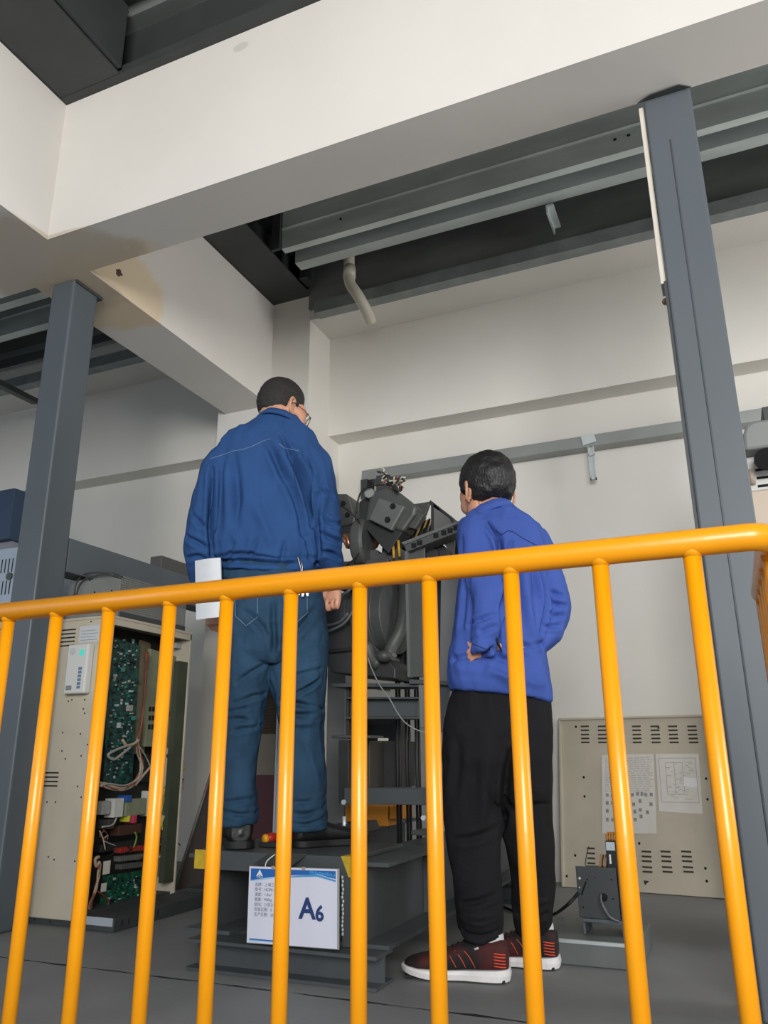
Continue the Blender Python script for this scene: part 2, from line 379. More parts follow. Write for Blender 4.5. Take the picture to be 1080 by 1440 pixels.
# wall trunking with bracket
tr = thing('wall_trunking', 'grey metal trunking running along the back wall at head height', 'trunking', (-1, 4.6, 2.44))
bm = B(); box(bm, -2.11, 4.2, 4.55, YW, 2.437, 2.51)
obj('duct', bm, mat('trunk_grey', srgb(148, 152, 150), 0.45, metal=.35, var=.08, vscale=4), tr, bevel=.002)
def ladder_bracket(x, zt, zb):
    bm = B(); box(bm, x-.018, x-.012, 4.55, 4.57, zb, zt); box(bm, x+.012, x+.018, 4.55, 4.57, zb, zt)
    z = zb
    box(bm, x-.018, x+.018, 4.55, 4.57, zb, zb+.012); box(bm, x-.018, x+.018, 4.55, 4.57, zt-.06, zt-.052); box(bm, x-.012, x+.012, 4.565, 4.57, zb, zt)
    obj('bracket', bm, M_galv, tr)
ladder_bracket(-.588, 2.437, 2.225)
bm = B(); prism(bm, [(-.63, 4.545, 2.445), (-.55, 4.545, 2.46), (-.56, 4.545, 2.51), (-.64, 4.545, 2.51)], (0, -.004, 0)); obj('clip', bm, M_galv, tr)
bm = B(); box(bm, -2.108, -2.06, 4.53, YW, 2.30, 2.437); obj('bracket', bm, M_dsteel, tr); bm = B(); box(bm, -1.98, -1.90, 4.50, YW, 2.33, 2.437); obj('bracket', bm, M_dsteel, tr)

# yellow railing in front
rl = thing('safety_railing', 'yellow tubular steel safety railing with upright bars across the front', 'railing', (-0.6, 1.2, 0))
ZR = 0.9545; XR = 0.082
bm = B(); pth = [(-2.2, 1.2, ZR)]
for k in range(9):
    a = PI/2*k/8; R_ = 0.035
    pth.append((XR-R_+R_*math.sin(a), 1.2+R_-R_*math.cos(a), ZR))
pth.append((XR, 1.66, ZR)); tube(bm, pth, 0.0200, 24); obj('top_rail', bm, M_yellow, rl, smooth=True)
xs = [-1.78, -1.645, -1.51, -1.374, -1.241, -1.1055, -0.958, -0.8295, -0.694, -0.5595, -0.433, -0.295, -0.1565, -0.0255]
def weld(bm, p):
    tube(bm, [p+Vector((0, 0, -.022)), p+Vector((0, 0, -.014)), p+Vector((0, 0, -.004))], [0.0130, 0.0152, 0.0165], 14)
for x in xs:
    bm = B(); tube(bm, [(x, 1.2, 0.06), (x, 1.2, ZR-.006)], 0.0128, 16); weld(bm, Vector((x, 1.2, ZR))); obj('baluster', bm, M_yellow, rl, smooth=True)
for y in (1.27, 1.37, 1.46, 1.55, 1.645):
    bm = B(); tube(bm, [(XR, y, 0.06), (XR, y, ZR-.006)], 0.0128, 12); weld(bm, Vector((XR, y, ZR))); obj('baluster', bm, M_yellow, rl, smooth=True)
bm = B(); tube(bm, [(-2.2, 1.2, .06), (XR-.02, 1.2, .06)], .012, 12); tube(bm, [(XR, 1.22, .06), (XR, 1.66, .06)], .012, 12); obj('bottom_rail', bm, M_yellow, rl, smooth=True)
for x, y in ((-2.2, 1.2), (XR, 1.2), (XR, 1.66)):
    bm = B(); tube(bm, [(x, y, 0), (x, y, ZR-.005 if not (x == XR and y == 1.2) else .06)], .014, 14); obj('foot_post', bm, M_yellow, rl, smooth=True)
# ================================================================== hoist machine and its steel base
M_mach = mat('machine_grey', srgb(68, 70, 68), 0.5, var=0.14, vscale=9, bump=0.05, bscale=60)
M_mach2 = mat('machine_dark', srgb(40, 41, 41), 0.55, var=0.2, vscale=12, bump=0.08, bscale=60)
M_beamp = mat('base_beam_paint', srgb(70, 74, 76), 0.5, var=0.14, vscale=5, bump=0.05, bscale=40)
M_tape = mat('yellow_tape', srgb(196, 164, 40), 0.5, var=.15, vscale=40)
# front cross beam on the floor
o = ibeam_x('steel_beam', -1.725, -1.05, 2.375, 2.50, 0.001, 0.093, M_beamp, tf=.010, tw=.009); props(o, 'short dark steel beam lying across the floor in front, under the sign', 'beam')
o = ibeam_x('steel_beam', -1.70, -1.0, 3.90, 4.02, 0.001, 0.093, M_beamp, tf=.010, tw=.009); props(o, 'short steel beam across the floor under the rear of the machine', 'beam')
# the two long beams
def longbeam(x0, x1, label, holes=False):
    t = thing('steel_beam', label, 'beam', ((x0+x1)/2, 3.2, .094))
    ibeam_y('profile', x0, x1, 2.46, 4.25, .094, .338, M_beamp, t, tf=.012, tw=.010)
    return t
lb1 = longbeam(-1.235, -1.045, 'long grey steel beam running to the wall, right of the sign')
for y in (3.0, 3.7):
    bm = B(); box(bm, -1.134, -1.05, y, y+.01, .107, .325); obj('stiffener', bm, M_beamp, lb1)
lb2 = longbeam(-1.80, -1.62, 'long grey steel beam running to the wall, behind the sign at left')
# cross channel the taller person stands on
ch = thing('cross_channel', 'dark steel channel across the two long beams, carrying the taller person', 'channel', (-1.45, 2.55, .338))
bm = B(); box(bm, -1.765, -1.165, 2.45, 2.458, .292, .352); box(bm, -1.765, -1.165, 2.458, 2.88, .3385, .352); obj('profile', bm, M_beamp, ch, bevel=.002)
for x0, x1 in ((-1.768, -1.715), (-1.205, -1.162)):
    bm = B()
    if x0 < -1.5: box(bm, x0, x1, 2.4475, 2.4495, .293, .3535)
    else: prism(bm, [(x0, 2.4475, .3535), (x1, 2.4475, .3535), (x1, 2.4475, .293), (x0+.028, 2.4475, .293)], (0, .002, 0)); box(bm, x0, x1, 2.4495, 2.50, .3525, .3532)
    obj('marking_tape', bm, M_tape, ch)
bm = B(); prism(bm, [(-1.50, 2.40, .322), (-1.36, 2.40, .322), (-1.33, 2.45, .3525), (-1.47, 2.45, .3525)], (0, .004, .002)); box(bm, -1.49, -1.335, 2.45, 2.50, .3522, .3535); obj('plate', bm, M_mach, ch)
# upright weld plate at the right beam end
up_ = thing('end_plate', 'narrow steel end plate with a row of weld beads beside the sign', 'plate', (-1.2, 2.455, .12))
bm = B(); box(bm, -1.20, -1.13, 2.452, 2.459, .0945, .292); obj('plate', bm, M_beamp, up_)
bm = B()
for i in range(15):
    z = .13+i*.0115; ellipsoid(bm, (-1.199+random.uniform(-.002, .002), 2.450, z), EX, EY, EZ, .0045, .003, .006, 8, 6)
obj('weld_bead', bm, M_galv, up_, kind='stuff', smooth=True)
# sign
sg = thing('equipment_sign', 'white plastic information sign with blue header reading A6, hung on the front beams', 'sign', at(406, 1275, Y=2.40))
TL, TR, BR, BL = at(342, 1218, Y=2.366), at(464.5, 1222, Y=2.366), at(470, 1333, Y=2.362), at(347, 1325, Y=2.362)
sx = (TR-TL); W_ = sx.length; sx.normalize(); sy = ((TL-BL)+(TR-BR))/2; H_ = sy.length; sy = (sy - sx*sy.dot(sx)).normalized(); sn = sx.cross(sy)   # sn towards the viewer
O_ = BL
def sp(u_, v_, k=0.0): return O_ + sx*u_*W_ + sy*v_*H_ + sn*k
bm = B(); obox(bm, sp(.507, .497, -.003), sx, sy, sn, W_*.512, H_*.508, .0025); obj('clear_holder', bm, mat('holder_grey', srgb(150, 152, 150), .3), sg, bevel=.001)
M_sheet = mat('sign_sheet', srgb(214, 214, 228), .35)
bm = B(); prism(bm, [sp(0, 0), sp(1, 0), sp(1, 1), sp(0, 1)], -sn*.0006); obj('sheet', bm, M_sheet, sg)
M_hb, M_lb, M_nb = mat('header_blue', srgb(38, 98, 172), .4), mat('header_cyan', srgb(70, 150, 205), .4), mat('letter_navy', srgb(34, 58, 110), .5)
def poly(name, pts, m, k):
    bm = B(); bm.faces.new([bm.verts.new(sp(a, b, k)) for a, b in pts]); obj(name, bm, m, sg)
poly('header_band', [(.02, .975), (.985, .975), (.985, .875), (.90, .895), (.80, .925), (.77, .928), (.66, .918), (.5, .900), (.4, .892), (.2, .855), (.02, .815)], M_hb, .0006)
poly('header_stripe', [(.66, .918), (.77, .928), (.985, .860), (.985, .835), (.78, .895), (.62, .885), (.45, .868), (.45, .880)], M_lb, .0007)
poly('header_stripe', [(.02, .815), (.2, .850), (.4, .888), (.4, .878), (.2, .835), (.02, .800)], mat('pale_cyan', srgb(150, 200, 232), .4), .0007)
bm = B()
x = .70
while x < .975:
    hgt = random.uniform(.012, .045); a = [(x, .935-(x-.7)*.12), (x+.014, .935-(x-.7)*.12), (x+.014, .935-(x-.7)*.12+hgt), (x, .935-(x-.7)*.12+hgt)]
    bm.faces.new([bm.verts.new(sp(p, q, .0009)) for p, q in a]); x += .019
obj('skyline', bm, M_lb, sg, kind='stuff')
bm = B()
for pts in ([(.085, .875), (.125, .965), (.125, .90), (.10, .875)], [(.125, .965), (.165, .875), (.15, .875), (.125, .90)], [(.115, .875), (.125, .895), (.135, .875)]):
    bm.faces.new([bm.verts.new(sp(p, q, .0010)) for p, q in pts])
for i in range(4): bm.faces.new([bm.verts.new(sp(.095+.018*i+a, .855+b, .0010)) for a, b in ((0, 0), (.010, 0), (.010, .014), (0, .014))])
obj('logo', bm, M_paper, sg, kind='stuff')
poly('bottom_stripe', [(.03, .055), (.45, .045), (.45, .030), (.03, .035)], M_hb, .0007)
poly('bottom_stripe', [(.03, .033), (.45, .028), (.45, .018), (.03, .020)], mat('pale_cyan', (0, 0, 0)), .0007)
obj('lettering', text_bm('A', .082, sp(.59, .355, .001), sx, sy, .0003, .0022), M_nb, sg)
obj('lettering', text_bm('6', .060, sp(.765, .335, .001), sx, sy, .0003, .0018), M_nb, sg)
for i, s_ in enumerate(('品牌：上海三', '型号：HOPE-1', '速度：1.0m/', '载重：900kg', '层站：21层21', '安装日期：0', '生产日期：20')):
    obj('text_line', text_bm(s_, .0118, sp(.075, .745-.0655*i, .001), sx, sy, .0001), mat('print_grey', srgb(110, 110, 130), .6), sg)
bm = B(); tube(bm, smoothpath([sp(.19, .995, .002), sp(.20, 1.05, .004), sp(.22, 1.10, .0), sp(.24, 1.16, -.03)], 4), .0016, 6); obj('cable_tie', bm, M_paper, sg, smooth=True)
for u_ in (.28, .63): 
    bm = B(); obox(bm, sp(u_, 1.0, .001), sx, sy, sn, .006, .004, .002); obj('clip', bm, mat('clip_tan', srgb(170, 140, 120), .5), sg, bevel=.001)
# screwdriver / red and yellow handle lying on the channel
sd = thing('screwdriver', 'screwdriver with red and yellow handle lying on the channel between the feet', 'tool', at(375, 1180, Y=2.62))
a, b_ = at(370, 1180, Y=2.60), at(392, 1176, Y=2.66); ax = (b_-a).normalized()
bm = B(); tube(bm, [a, a+ax*.004, a+ax*.014, a+ax*.017], [.010, .015, .016, .013], 14); obj('handle_cap', bm, mat('screw_yellow', srgb(230, 160, 30), .4), sd, smooth=True)
bm = B(); tube(bm, [a+ax*.017, a+ax*.025, a+ax*.05, a+ax*.06], [.013, .017, .016, .010], 14); obj('handle', bm, mat('screw_red', srgb(176, 44, 28), .4), sd, smooth=True)
bm = B(); tube(bm, [a+ax*.06, a+ax*.14], .003, 8); obj('shank', bm, M_chr0 if False else M_galv, sd, smooth=True)
bm = B(); c = at(378, 1190, Y=2.62); c.z = .3535+.008; obox(bm, c+EX*.02, EX, EY, EZ, .045, .03, .008)
o = obj('rubber_pad', bm, M_mach2, bevel=.003); props(o, 'flat dark pad lying under the red and yellow screwdriver', 'pad')

# ---------------- the machine
mc = thing('hoist_machine', 'dark grey lift traction machine on a steel frame between the two people', 'machine', (-1.4, 3.3, .34))
Ym = 3.05
def pp(pts, m, y0, dep, name, par=mc, bev=.003, label=None, X=False):
    """plate with outline given on the plane Y=y0, real thickness dep"""
    bm = B(); prism(bm, [at(x, y, Y=y0) for x, y in pts], (0, dep, 0)); return obj(name, bm, m, par, bevel=bev, label=label)
def bolt(par, c, n_, r=.011, m=M_hole, name='bolt'):
    bm = B(); tube(bm, [c, c+n_*.008], r, 6); return obj(name, bm, m, par)
# brake housings (big rounded one and its neighbour behind the taller person)
hs = pp([(512, 735), (519, 700), (526, 689), (540, 684), (553, 686), (564, 694), (586, 712), (583, 724), (566, 748), (520, 731)], M_mach, 2.98, .10, 'brake_housing', bev=.012)
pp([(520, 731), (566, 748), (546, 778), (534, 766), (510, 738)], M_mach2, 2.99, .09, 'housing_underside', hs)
pp([(518, 730), (532, 700), (569, 712), (550, 746)], mat('machine_face', srgb(92, 95, 93), .5, var=.08), 2.955, .03, 'cover_plate', hs, .006)
for x, y in ((553, 712), (545.5, 731)): bolt(hs, at(x, y, Y=2.953), -EY, .013)
pp([(573, 712), (596, 724), (583, 744), (561, 738)], M_mach, 3.0, .04, 'side_block', hs, .004); bolt(hs, at(574, 719, Y=3.018), -EY, .011)
bm = B(); c = at(519, 693, Y=2.97); tube(bm, [c, c+EY*.02], .022, 18); obj('round_cap', bm, mat('cap_light', srgb(140, 142, 138), .5), hs)
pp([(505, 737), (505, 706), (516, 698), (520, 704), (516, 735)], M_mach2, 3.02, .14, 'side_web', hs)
h2 = pp([(468, 694), (486, 694), (492, 700), (496, 712), (500, 728), (498, 736), (470, 744), (462, 738)], M_mach, 3.08, .20, 'brake_housing', bev=.010)
for x, y in ((483, 708), (489, 724)): bolt(h2, at(x, y, Y=3.078), -EY, .012)
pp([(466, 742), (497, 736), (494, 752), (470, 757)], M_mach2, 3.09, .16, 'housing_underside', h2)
# wiring on the housing top
Mw = [mat('wire_white', srgb(190, 186, 170), .5), mat('wire_black', srgb(24, 24, 24), .5), mat('wire_red', srgb(130, 70, 60), .5)]
random.seed(11)
for i in range(16):
    x = random.uniform(536, 566); y = random.uniform(672, 690)
    p = [at(x, y, Y=3.02)]
    for k in range(5): p.append(p[-1]+Vector((random.uniform(-.025, .025), random.uniform(-.02, .02), random.uniform(-.02, .022))))
    bm = B(); tube(bm, smoothpath(p, 3), .0035, 6); obj('wire', bm, Mw[i % 3 if i % 4 else 0], mc, smooth=True)
for pts, r in (([(540, 681), (520, 684), (508, 692), (503, 706), (501, 722)], .004), ([(478, 711), (490, 718), (502, 730)], .003), ([(503, 730), (510, 748), (511, 765), (502, 782), (488, 795)], .004), ([(548, 668), (545, 676), (550, 682), (558, 690)], .005), ([(562, 672), (556, 682), (560, 692)], .005)):
    bm = B(); tube(bm, smoothpath([at(x, y, Y=2.95) for x, y in pts], 4), r, 8); obj('cable', bm, M_black, mc, smooth=True)
# brake disc edge seen on end, copper springs
bm = B(); c = at(508, 762, Y=3.0)
rings_loft(bm, [ellring(c+Vector((-.03, 0, 0)), EY, EZ, .06, .085, 28), ellring(c+Vector((-.018, 0, 0)), EY, EZ, .07, .10, 28), ellring(c+Vector((.018, 0, 0)), EY, EZ, .07, .10, 28), ellring(c+Vector((.03, 0, 0)), EY, EZ, .06, .085, 28)])
obj('brake_disc', bm, mat('disc_grey', srgb(88, 90, 88), .45, metal=.3), mc, smooth=False)
bm = B(); a, b_ = at(485, 752, Y=3.0), at(493, 770, Y=3.0); tube(bm, [a, a.lerp(b_, .1), a.lerp(b_, .9), b_], [.012, .020, .020, .012], 16); obj('spring_cap', bm, mat('copper', srgb(190, 130, 100), .3, metal=.8), mc, smooth=True)
bm = B(); a, b_ = at(526, 755, Y=3.1), at(524, 770, Y=3.1); ellipsoid(bm, a.lerp(b_, .5), EX, EY, EZ, .028, .02, .035, 14, 10); obj('rusty_cover', bm, mat('rust_brown', srgb(88, 54, 42), .7, var=.2), mc, smooth=True)
# pedestal and bearing under the brake
pp([(476, 790), (546, 785), (546, 800), (476, 806)], M_mach, 3.0, .25, 'bed_plate')
pp([(513, 775), (528, 772), (534, 779), (546, 768), (562, 770), (566, 800), (513, 800)], M_mach, 3.03, .15, 'bearing_block')
pp([(478, 800), (520, 795), (520, 826), (478, 830)], M_mach, 2.99, .18, 'flange_block')
bm = B(); c = at(487, 802, Y=2.985); tube(bm, [c, c+EY*.03], .022, 16); tube(bm, [c-EY*.008, c], .011, 12); obj('shaft_end', bm, M_mach2, mc)
# sheave: rope wheel with yellow rim, inside guards
xs0, xs1 = -1.22, -1.08
cw = at(606, 796, Y=3.42); 
def wheel(name, x0, x1, c, r, m, n=48, par=mc, hub=True):
    bm = B()
    rings_loft(bm, [ellring(Vector((x, c.y, c.z)), EY, EZ, rr, rr, n) for x, rr in ((x0, r*.5), (x0, r), (x1, r), (x1, r*.5))]); return obj(name, bm, m, par)
sv = wheel('rope_sheave', -1.38, -1.24, cw, .225, M_mach2)
for k in range(6):
    wheel('rope_groove', -1.375+k*.022, -1.365+k*.022, cw, .230, M_black, par=sv)
M_yw = mat('sheave_yellow', srgb(190, 140, 36), .5, var=.15)
bm = B()
rings_loft(bm, [ellring(Vector((x, cw.y, cw.z)), EY, EZ, rr, rr, 48) for x, rr in ((-1.24, .225), (-1.225, .225), (-1.225, .185), (-1.24, .185))], caps=False); obj('yellow_rim', bm, M_yw, sv)
for k in range(5):
    a = 2*PI*k/5+.4; d_ = Vector((0, math.cos(a), math.sin(a))); s2 = d_.cross(EX)
    bm = B(); obox(bm, Vector((-1.23, cw.y, cw.z))+d_*.12, EX, d_, s2, .008, .08, .022); obj('spoke', bm, M_mach, sv, bevel=.003)
wheel('hub', -1.25, -1.20, cw, .06, M_mach, 24, sv)
# guards over the sheave
pp([(573, 710), (605, 705), (598, 724), (590, 728)], M_mach, 3.2, .02, 'sheave_guard')
pp([(607, 705), (633, 728), (640, 742), (608, 752)], mat('guard_face', srgb(98, 99, 96), .5, var=.06), 3.12, .015, 'sheave_guard', bev=.002)
pp([(606, 705), (609, 706), (609, 765), (606, 765)], M_mach2, 3.11, .05, 'guard_edge', bev=0)
pp([(605, 703), (636, 727), (640, 740), (636, 738), (632, 729), (603, 708)], M_mach2, 3.12, .12, 'guard_rim', bev=0)
for pts in ([(594, 724), (603, 730), (589, 734)], [(551, 750), (563, 747), (562, 754), (550, 754)]):
    pp(pts, mat('bright_tag', srgb(205, 205, 205), .5), 3.06, .004, 'paper_tag', bev=0)
pp([(638, 745), (641, 740), (644, 752), (644, 800), (640, 800)], M_mach2, 3.1, .1, 'guard_strip', bev=0)
# yellow rope guard bars seen through
for x0, y0, x1, y1, r in ((560, 760, 562, 783, .006), (553, 768, 554, 785, .006)):
    bm = B(); tube(bm, [at(x0, y0, Y=3.0), at(x1, y1, Y=3.0)], r, 8); obj('guard_bar', bm, M_yw, mc, smooth=True)
for k in range(7):
    x = 566+k*6.5
    bm = B(); tube(bm, [at(x+12, 735-k*1.2, Y=3.16), at(x-3, 765+k*1.5, Y=3.08)], .006, 8); obj('guard_bar', bm, M_black, mc, smooth=True)
# slotted sloping channel and its post
chn = pp([(566, 764), (640, 736), (652, 733), (652, 745), (640, 750), (572, 776)], M_mach, 2.90, .08, 'slotted_channel', bev=.002)
pp([(564, 763), (640, 734), (652, 731), (656, 733), (642, 737), (568, 766)], mat('machine_face', (0, 0, 0)), 2.895, .10, 'channel_lip', chn, 0)
for x, y in ((582, 767), (590, 763), (613, 753), (624, 749), (633, 746), (641, 742)):
    bm = B(); c = at(x, y, Y=2.897); obox(bm, c, EX, EY, EZ, .010, .003, .009); obj('slot', bm, M_hole, chn)
pst = pp([(569, 775), (597, 768), (597, 952), (573, 952)], M_mach, 2.93, .014, 'post_plate', bev=.002)
pp([(569, 775), (573, 775), (577, 952), (573, 952)], mat('machine_face', (0, 0, 0)), 2.90, .04, 'post_lip', pst, 0)
pp([(597, 770), (640, 775), (636, 850), (628, 955), (597, 952)], M_mach2, 3.25, .05, 'back_plate')
pp([(620, 800), (645, 780), (645, 960), (618, 960)], mat('machine_pale', srgb(104, 106, 106), .5, var=.06), 3.0, .02, 'side_plate', bev=.002)
bm = B(); c = at(610, 782, Y=3.0); tube(bm, [c, c+EY*.05], .06, 24); tube(bm, [c-EY*.02, c], .028, 16); obj('bearing', bm, M_mach2, mc)
pp([(622, 762), (640, 752), (638, 782)], M_mach, 2.98, .01, 'gusset', bev=0)
bm = B(); c = at(648, 775, Y=3.05)
tube(bm, [c+Vector((-.02, 0, .10)), c+Vector((.0, 0, .04)), c+Vector((.0, 0, -.04))], .012, 8); obj('yellow_guard', bm, M_yw, mc, smooth=True)
# motor: ribbed body, axis going away to the left
mo = at(517, 872, Y=3.12); ad = Vector((-.80, .05, -.02)).normalized(); au, av = frame(ad)
mot = None
rp = [(0.06, .05), (0.06, .105), (.02, .135), (-.005, .150), (-.03, .150), (-.032, .138), (-.06, .138), (-.062, .165), (-.085, .165), (-.088, .150), (-.115, .150), (-.117, .178), (-.15, .178), (-.152, .16), (-.20, .16), (-.21, .10)]
bm = B(); rings_loft(bm, [ellring(mo-ad*(-t-.06), au, av, r, r, 48) for t, r in rp][::-1]); mot = obj('motor_body', bm, mat('motor_grey', srgb(66, 68, 68), .5, var=.1), mc, bevel=.003)
bm = B(); rings_loft(bm, [ellring(mo+ad*t, au, av, r, r, 32) for t, r in ((.10, .11), (.35, .12), (.40, .09))]); obj('motor_can', bm, M_mach2, mot)
# lower casting: bracket, arm, bolt
bm = B(); pts = [at(534, 935, Y=3.0), at(522, 925, Y=3.0), at(516, 905, Y=3.0)]; tube(bm, smoothpath(pts, 4), .028, 14); tube(bm, smoothpath([at(530, 924, Y=3.0), at(545, 922, Y=3.0), at(552, 908, Y=3.02), at(566, 880, Y=3.05), at(572, 830, Y=3.1), at(566, 800, Y=3.12)], 4), [.022+.016*i/20 for i in range(21)], 14)
ellipsoid(bm, at(540, 923, Y=2.97), EX, EY, EZ, .032, .03, .025, 16, 10); obj('cast_arm', bm, M_mach, mc, smooth=True)
bm = B(); c = at(553, 926, Y=2.96); tube(bm, [c, c+Vector((.01, -.012, .012))], .011, 8); obj('bright_bolt', bm, mat('chrome0', srgb(190, 190, 190), .3, metal=.8), mc)
pp([(552, 822), (566, 818), (572, 826), (572, 905), (560, 935), (552, 905), (558, 870)], M_mach2, 3.2, .1, 'gear_case', bev=.01)
pp([(458, 895), (520, 900), (556, 940), (556, 955), (468, 946), (458, 930)], M_mach2, 3.0, .28, 'machine_foot', bev=.006)
pp([(452, 880), (505, 872), (505, 915), (455, 920)], mat('black_cover', srgb(38, 38, 38), .6, var=.2), 2.98, .2, 'black_cover', bev=.02)
pp([(455, 845), (505, 820), (505, 875), (455, 885)], mat('black_cover', (0, 0, 0)), 3.05, .2, 'black_cover', bev=.02)
for k, (x0, y0, x1, y1) in enumerate(((458, 880, 490, 862), (462, 888, 498, 858), (472, 840, 505, 812))):
    bm = B(); tube(bm, smoothpath([at(x0, y0, Y=2.93), at((x0+x1)/2+3, (y0+y1)/2+4, Y=2.93), at(x1, y1, Y=2.93)], 4), .006, 8); obj('cable', bm, mat('cable_grey', srgb(96, 98, 100), .5), mc, smooth=True)
pp([(516, 925), (556, 925), (556, 955), (516, 948)], M_mach, 3.1, .05, 'foot_plate')
# support frame (steel sections)
def sec(x0, y0, x1, y1, yd, name, m=M_beamp, d=.10, par=mc): return pp([(x0, y0), (x1, y0), (x1, y1), (x0, y1)], m, yd, d, name, par, .002)
fr = sec(466, 961, 588, 966, 2.95, 'frame_top_flange', d=.14)
sec(486, 980, 588, 983, 2.98, 'frame_rail', d=.12); sec(486, 983, 588, 1008, 3.02, 'frame_web', d=.02); sec(486, 1008, 588, 1011, 2.98, 'frame_rail', d=.12)
pp([(575, 955), (632, 958), (632, 964), (600, 962), (575, 962)], M_beamp, 2.93, .15, 'bracket_flange')
pp([(588, 962), (602, 962), (604, 1024), (590, 1024)], mat('machine_pale', (0, 0, 0)), 2.94, .02, 'bracket_side')
pp([(602, 962), (634, 963), (622, 1030), (604, 1024)], M_beamp, 2.96, .015, 'bracket_web', bev=.002)
sec(466, 1034, 520, 1038, 2.97, 'shelf_flange', d=.14)
sec(476, 1041, 490, 1130, 2.99, 'frame_leg', M_mach2, .1); sec(486, 965, 490, 1035, 3.0, 'frame_leg', M_mach2)
pp([(484, 1108), (630, 1109), (630, 1133), (484, 1130)], M_beamp, 2.96, .10, 'lower_crossbar', bev=.002)
sec(485, 1133, 545, 1162, 3.3, 'yellow_block', mat('block_orange', srgb(200, 128, 24), .5, var=.1), .12)
sec(548, 1133, 566, 1152, 3.3, 'yellow_block', mat('block_orange', (0, 0, 0)), .12)
pp([(530, 962), (549, 964), (549, 973), (530, 970)], mat('paper_note', srgb(170, 168, 150), .7), 3.05, .003, 'paper_note', bev=0)
sec(531, 1038, 546, 1042, 2.965, 'white_label', mat('paper_note', (0, 0, 0)), .003)
# dark boxes in the depth behind the frame
sec(500, 1042, 520, 1108, 3.1, 'counterweight_panel', mat('panel_brown', srgb(60, 56, 50), .6, var=.1), .3)  # dark brown panel colour with slight random variation
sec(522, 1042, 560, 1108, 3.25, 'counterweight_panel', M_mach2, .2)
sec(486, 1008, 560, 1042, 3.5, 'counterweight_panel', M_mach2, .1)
# hanging ropes
for k, x in enumerate((557, 561, 570, 574, 583, 587)):
    a = at(x, 925, Y=3.2+.03*(k % 2)); bm = B(); tube(bm, [Vector((a.x, a.y, .03)), Vector((a.x, a.y, a.z+.1))], .006, 8); obj('hoist_rope', bm, mat('rope_dark', srgb(34, 34, 35), .5, metal=.3), mc, smooth=True)
bm = B(); tube(bm, smoothpath([at(518, 925, Y=2.92), at(521, 936, Y=2.92), at(533, 962, Y=2.91), at(548, 983, Y=2.90), at(560, 1004, Y=2.90), at(572, 1018, Y=2.9), at(590, 1028, Y=2.92), at(604, 1031, Y=2.93)], 4), .0028, 6); obj('thin_cable', bm, mat('cable_pale', srgb(130, 132, 132), .5), mc, smooth=True)
# fasteners under the lower bar near the foot
for x, y in ((484, 1128), (486, 1160), (596, 1150)): bolt(mc, at(x, y, Y=2.94), -EY, .010, M_galv)
bm = B(); tube(bm, [at(484, 1148, Y=2.9), at(484, 1172, Y=2.9)], .007, 8); obj('stud', bm, M_galv, mc, smooth=True)
pp([(462, 1160), (500, 1158), (506, 1172), (474, 1172)], M_mach2, 2.9, .2, 'base_shoe')
pp([(578, 1168), (604, 1168), (604, 1176), (578, 1174)], M_mach, 3.0, .1, 'base_shoe')
# grey post behind the machine, left
bm = B(); a = at(457, 1172, Y=3.35); b_ = at(484, 1172, Y=3.35); box(bm, a.x, b_.x, 3.35, 3.45, .34, at(470, 930, Y=3.35).z)
o = obj('support_post', bm, mat('post_grey', srgb(118, 118, 116), .6, var=.06), bevel=.004); props(o, 'pale grey square post behind the machine, beside the taller person’s right leg', 'post')
# ================================================================== control cabinet at the left
M_cream2 = M_cream
cb = thing('control_cabinet', 'cream control cabinet with its side open, showing circuit boards and wiring', 'cabinet', (-2.75, 3.05, 0))
XC0, XC1, YC0, YC1, ZC0, ZC1 = -3.16, -2.515, 2.75, 3.345, .025, 1.262
t = .012
bm = B(); box(bm, XC0, XC1, YC0, YC0+t, ZC0, ZC1); fp = obj('front_panel', bm, M_cream, cb, bevel=.003)
bm = B(); box(bm, XC0, XC0+t, YC0+t, YC1, ZC0, ZC1); obj('back_panel', bm, M_cream, cb)
bm = B(); box(bm, XC0, XC1, YC1-t, YC1, ZC0, ZC1); obj('end_panel', bm, M_cream, cb, bevel=.002)
bm = B(); box(bm, XC0, XC1+.002, YC0-.002, YC1+.004, ZC1, ZC1+.012); box(bm, XC1-.012, XC1, YC0, YC1, ZC1-.03, ZC1); obj('top_panel', bm, M_cream, cb, bevel=.002)
bm = B(); box(bm, XC0, XC1-.02, YC0+.01, YC1-.01, ZC0, ZC0+.03); obj('bottom_panel', bm, M_dsteel, cb)
bm = B(); box(bm, XC0, XC1-.005, YC0+.004, YC1, 0, ZC0); obj('plinth', bm, M_dsteel, cb)
XI = XC1-.19
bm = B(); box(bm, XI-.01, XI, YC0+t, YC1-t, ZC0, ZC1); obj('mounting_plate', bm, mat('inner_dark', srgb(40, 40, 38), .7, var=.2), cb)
bm = B(); box(bm, XC1-.03, XC1-.001, YC1-.09, YC1-.02, .1, 1.12); obj('inner_flange', bm, mat('inner_olive', srgb(62, 68, 52), .6, var=.15), cb)
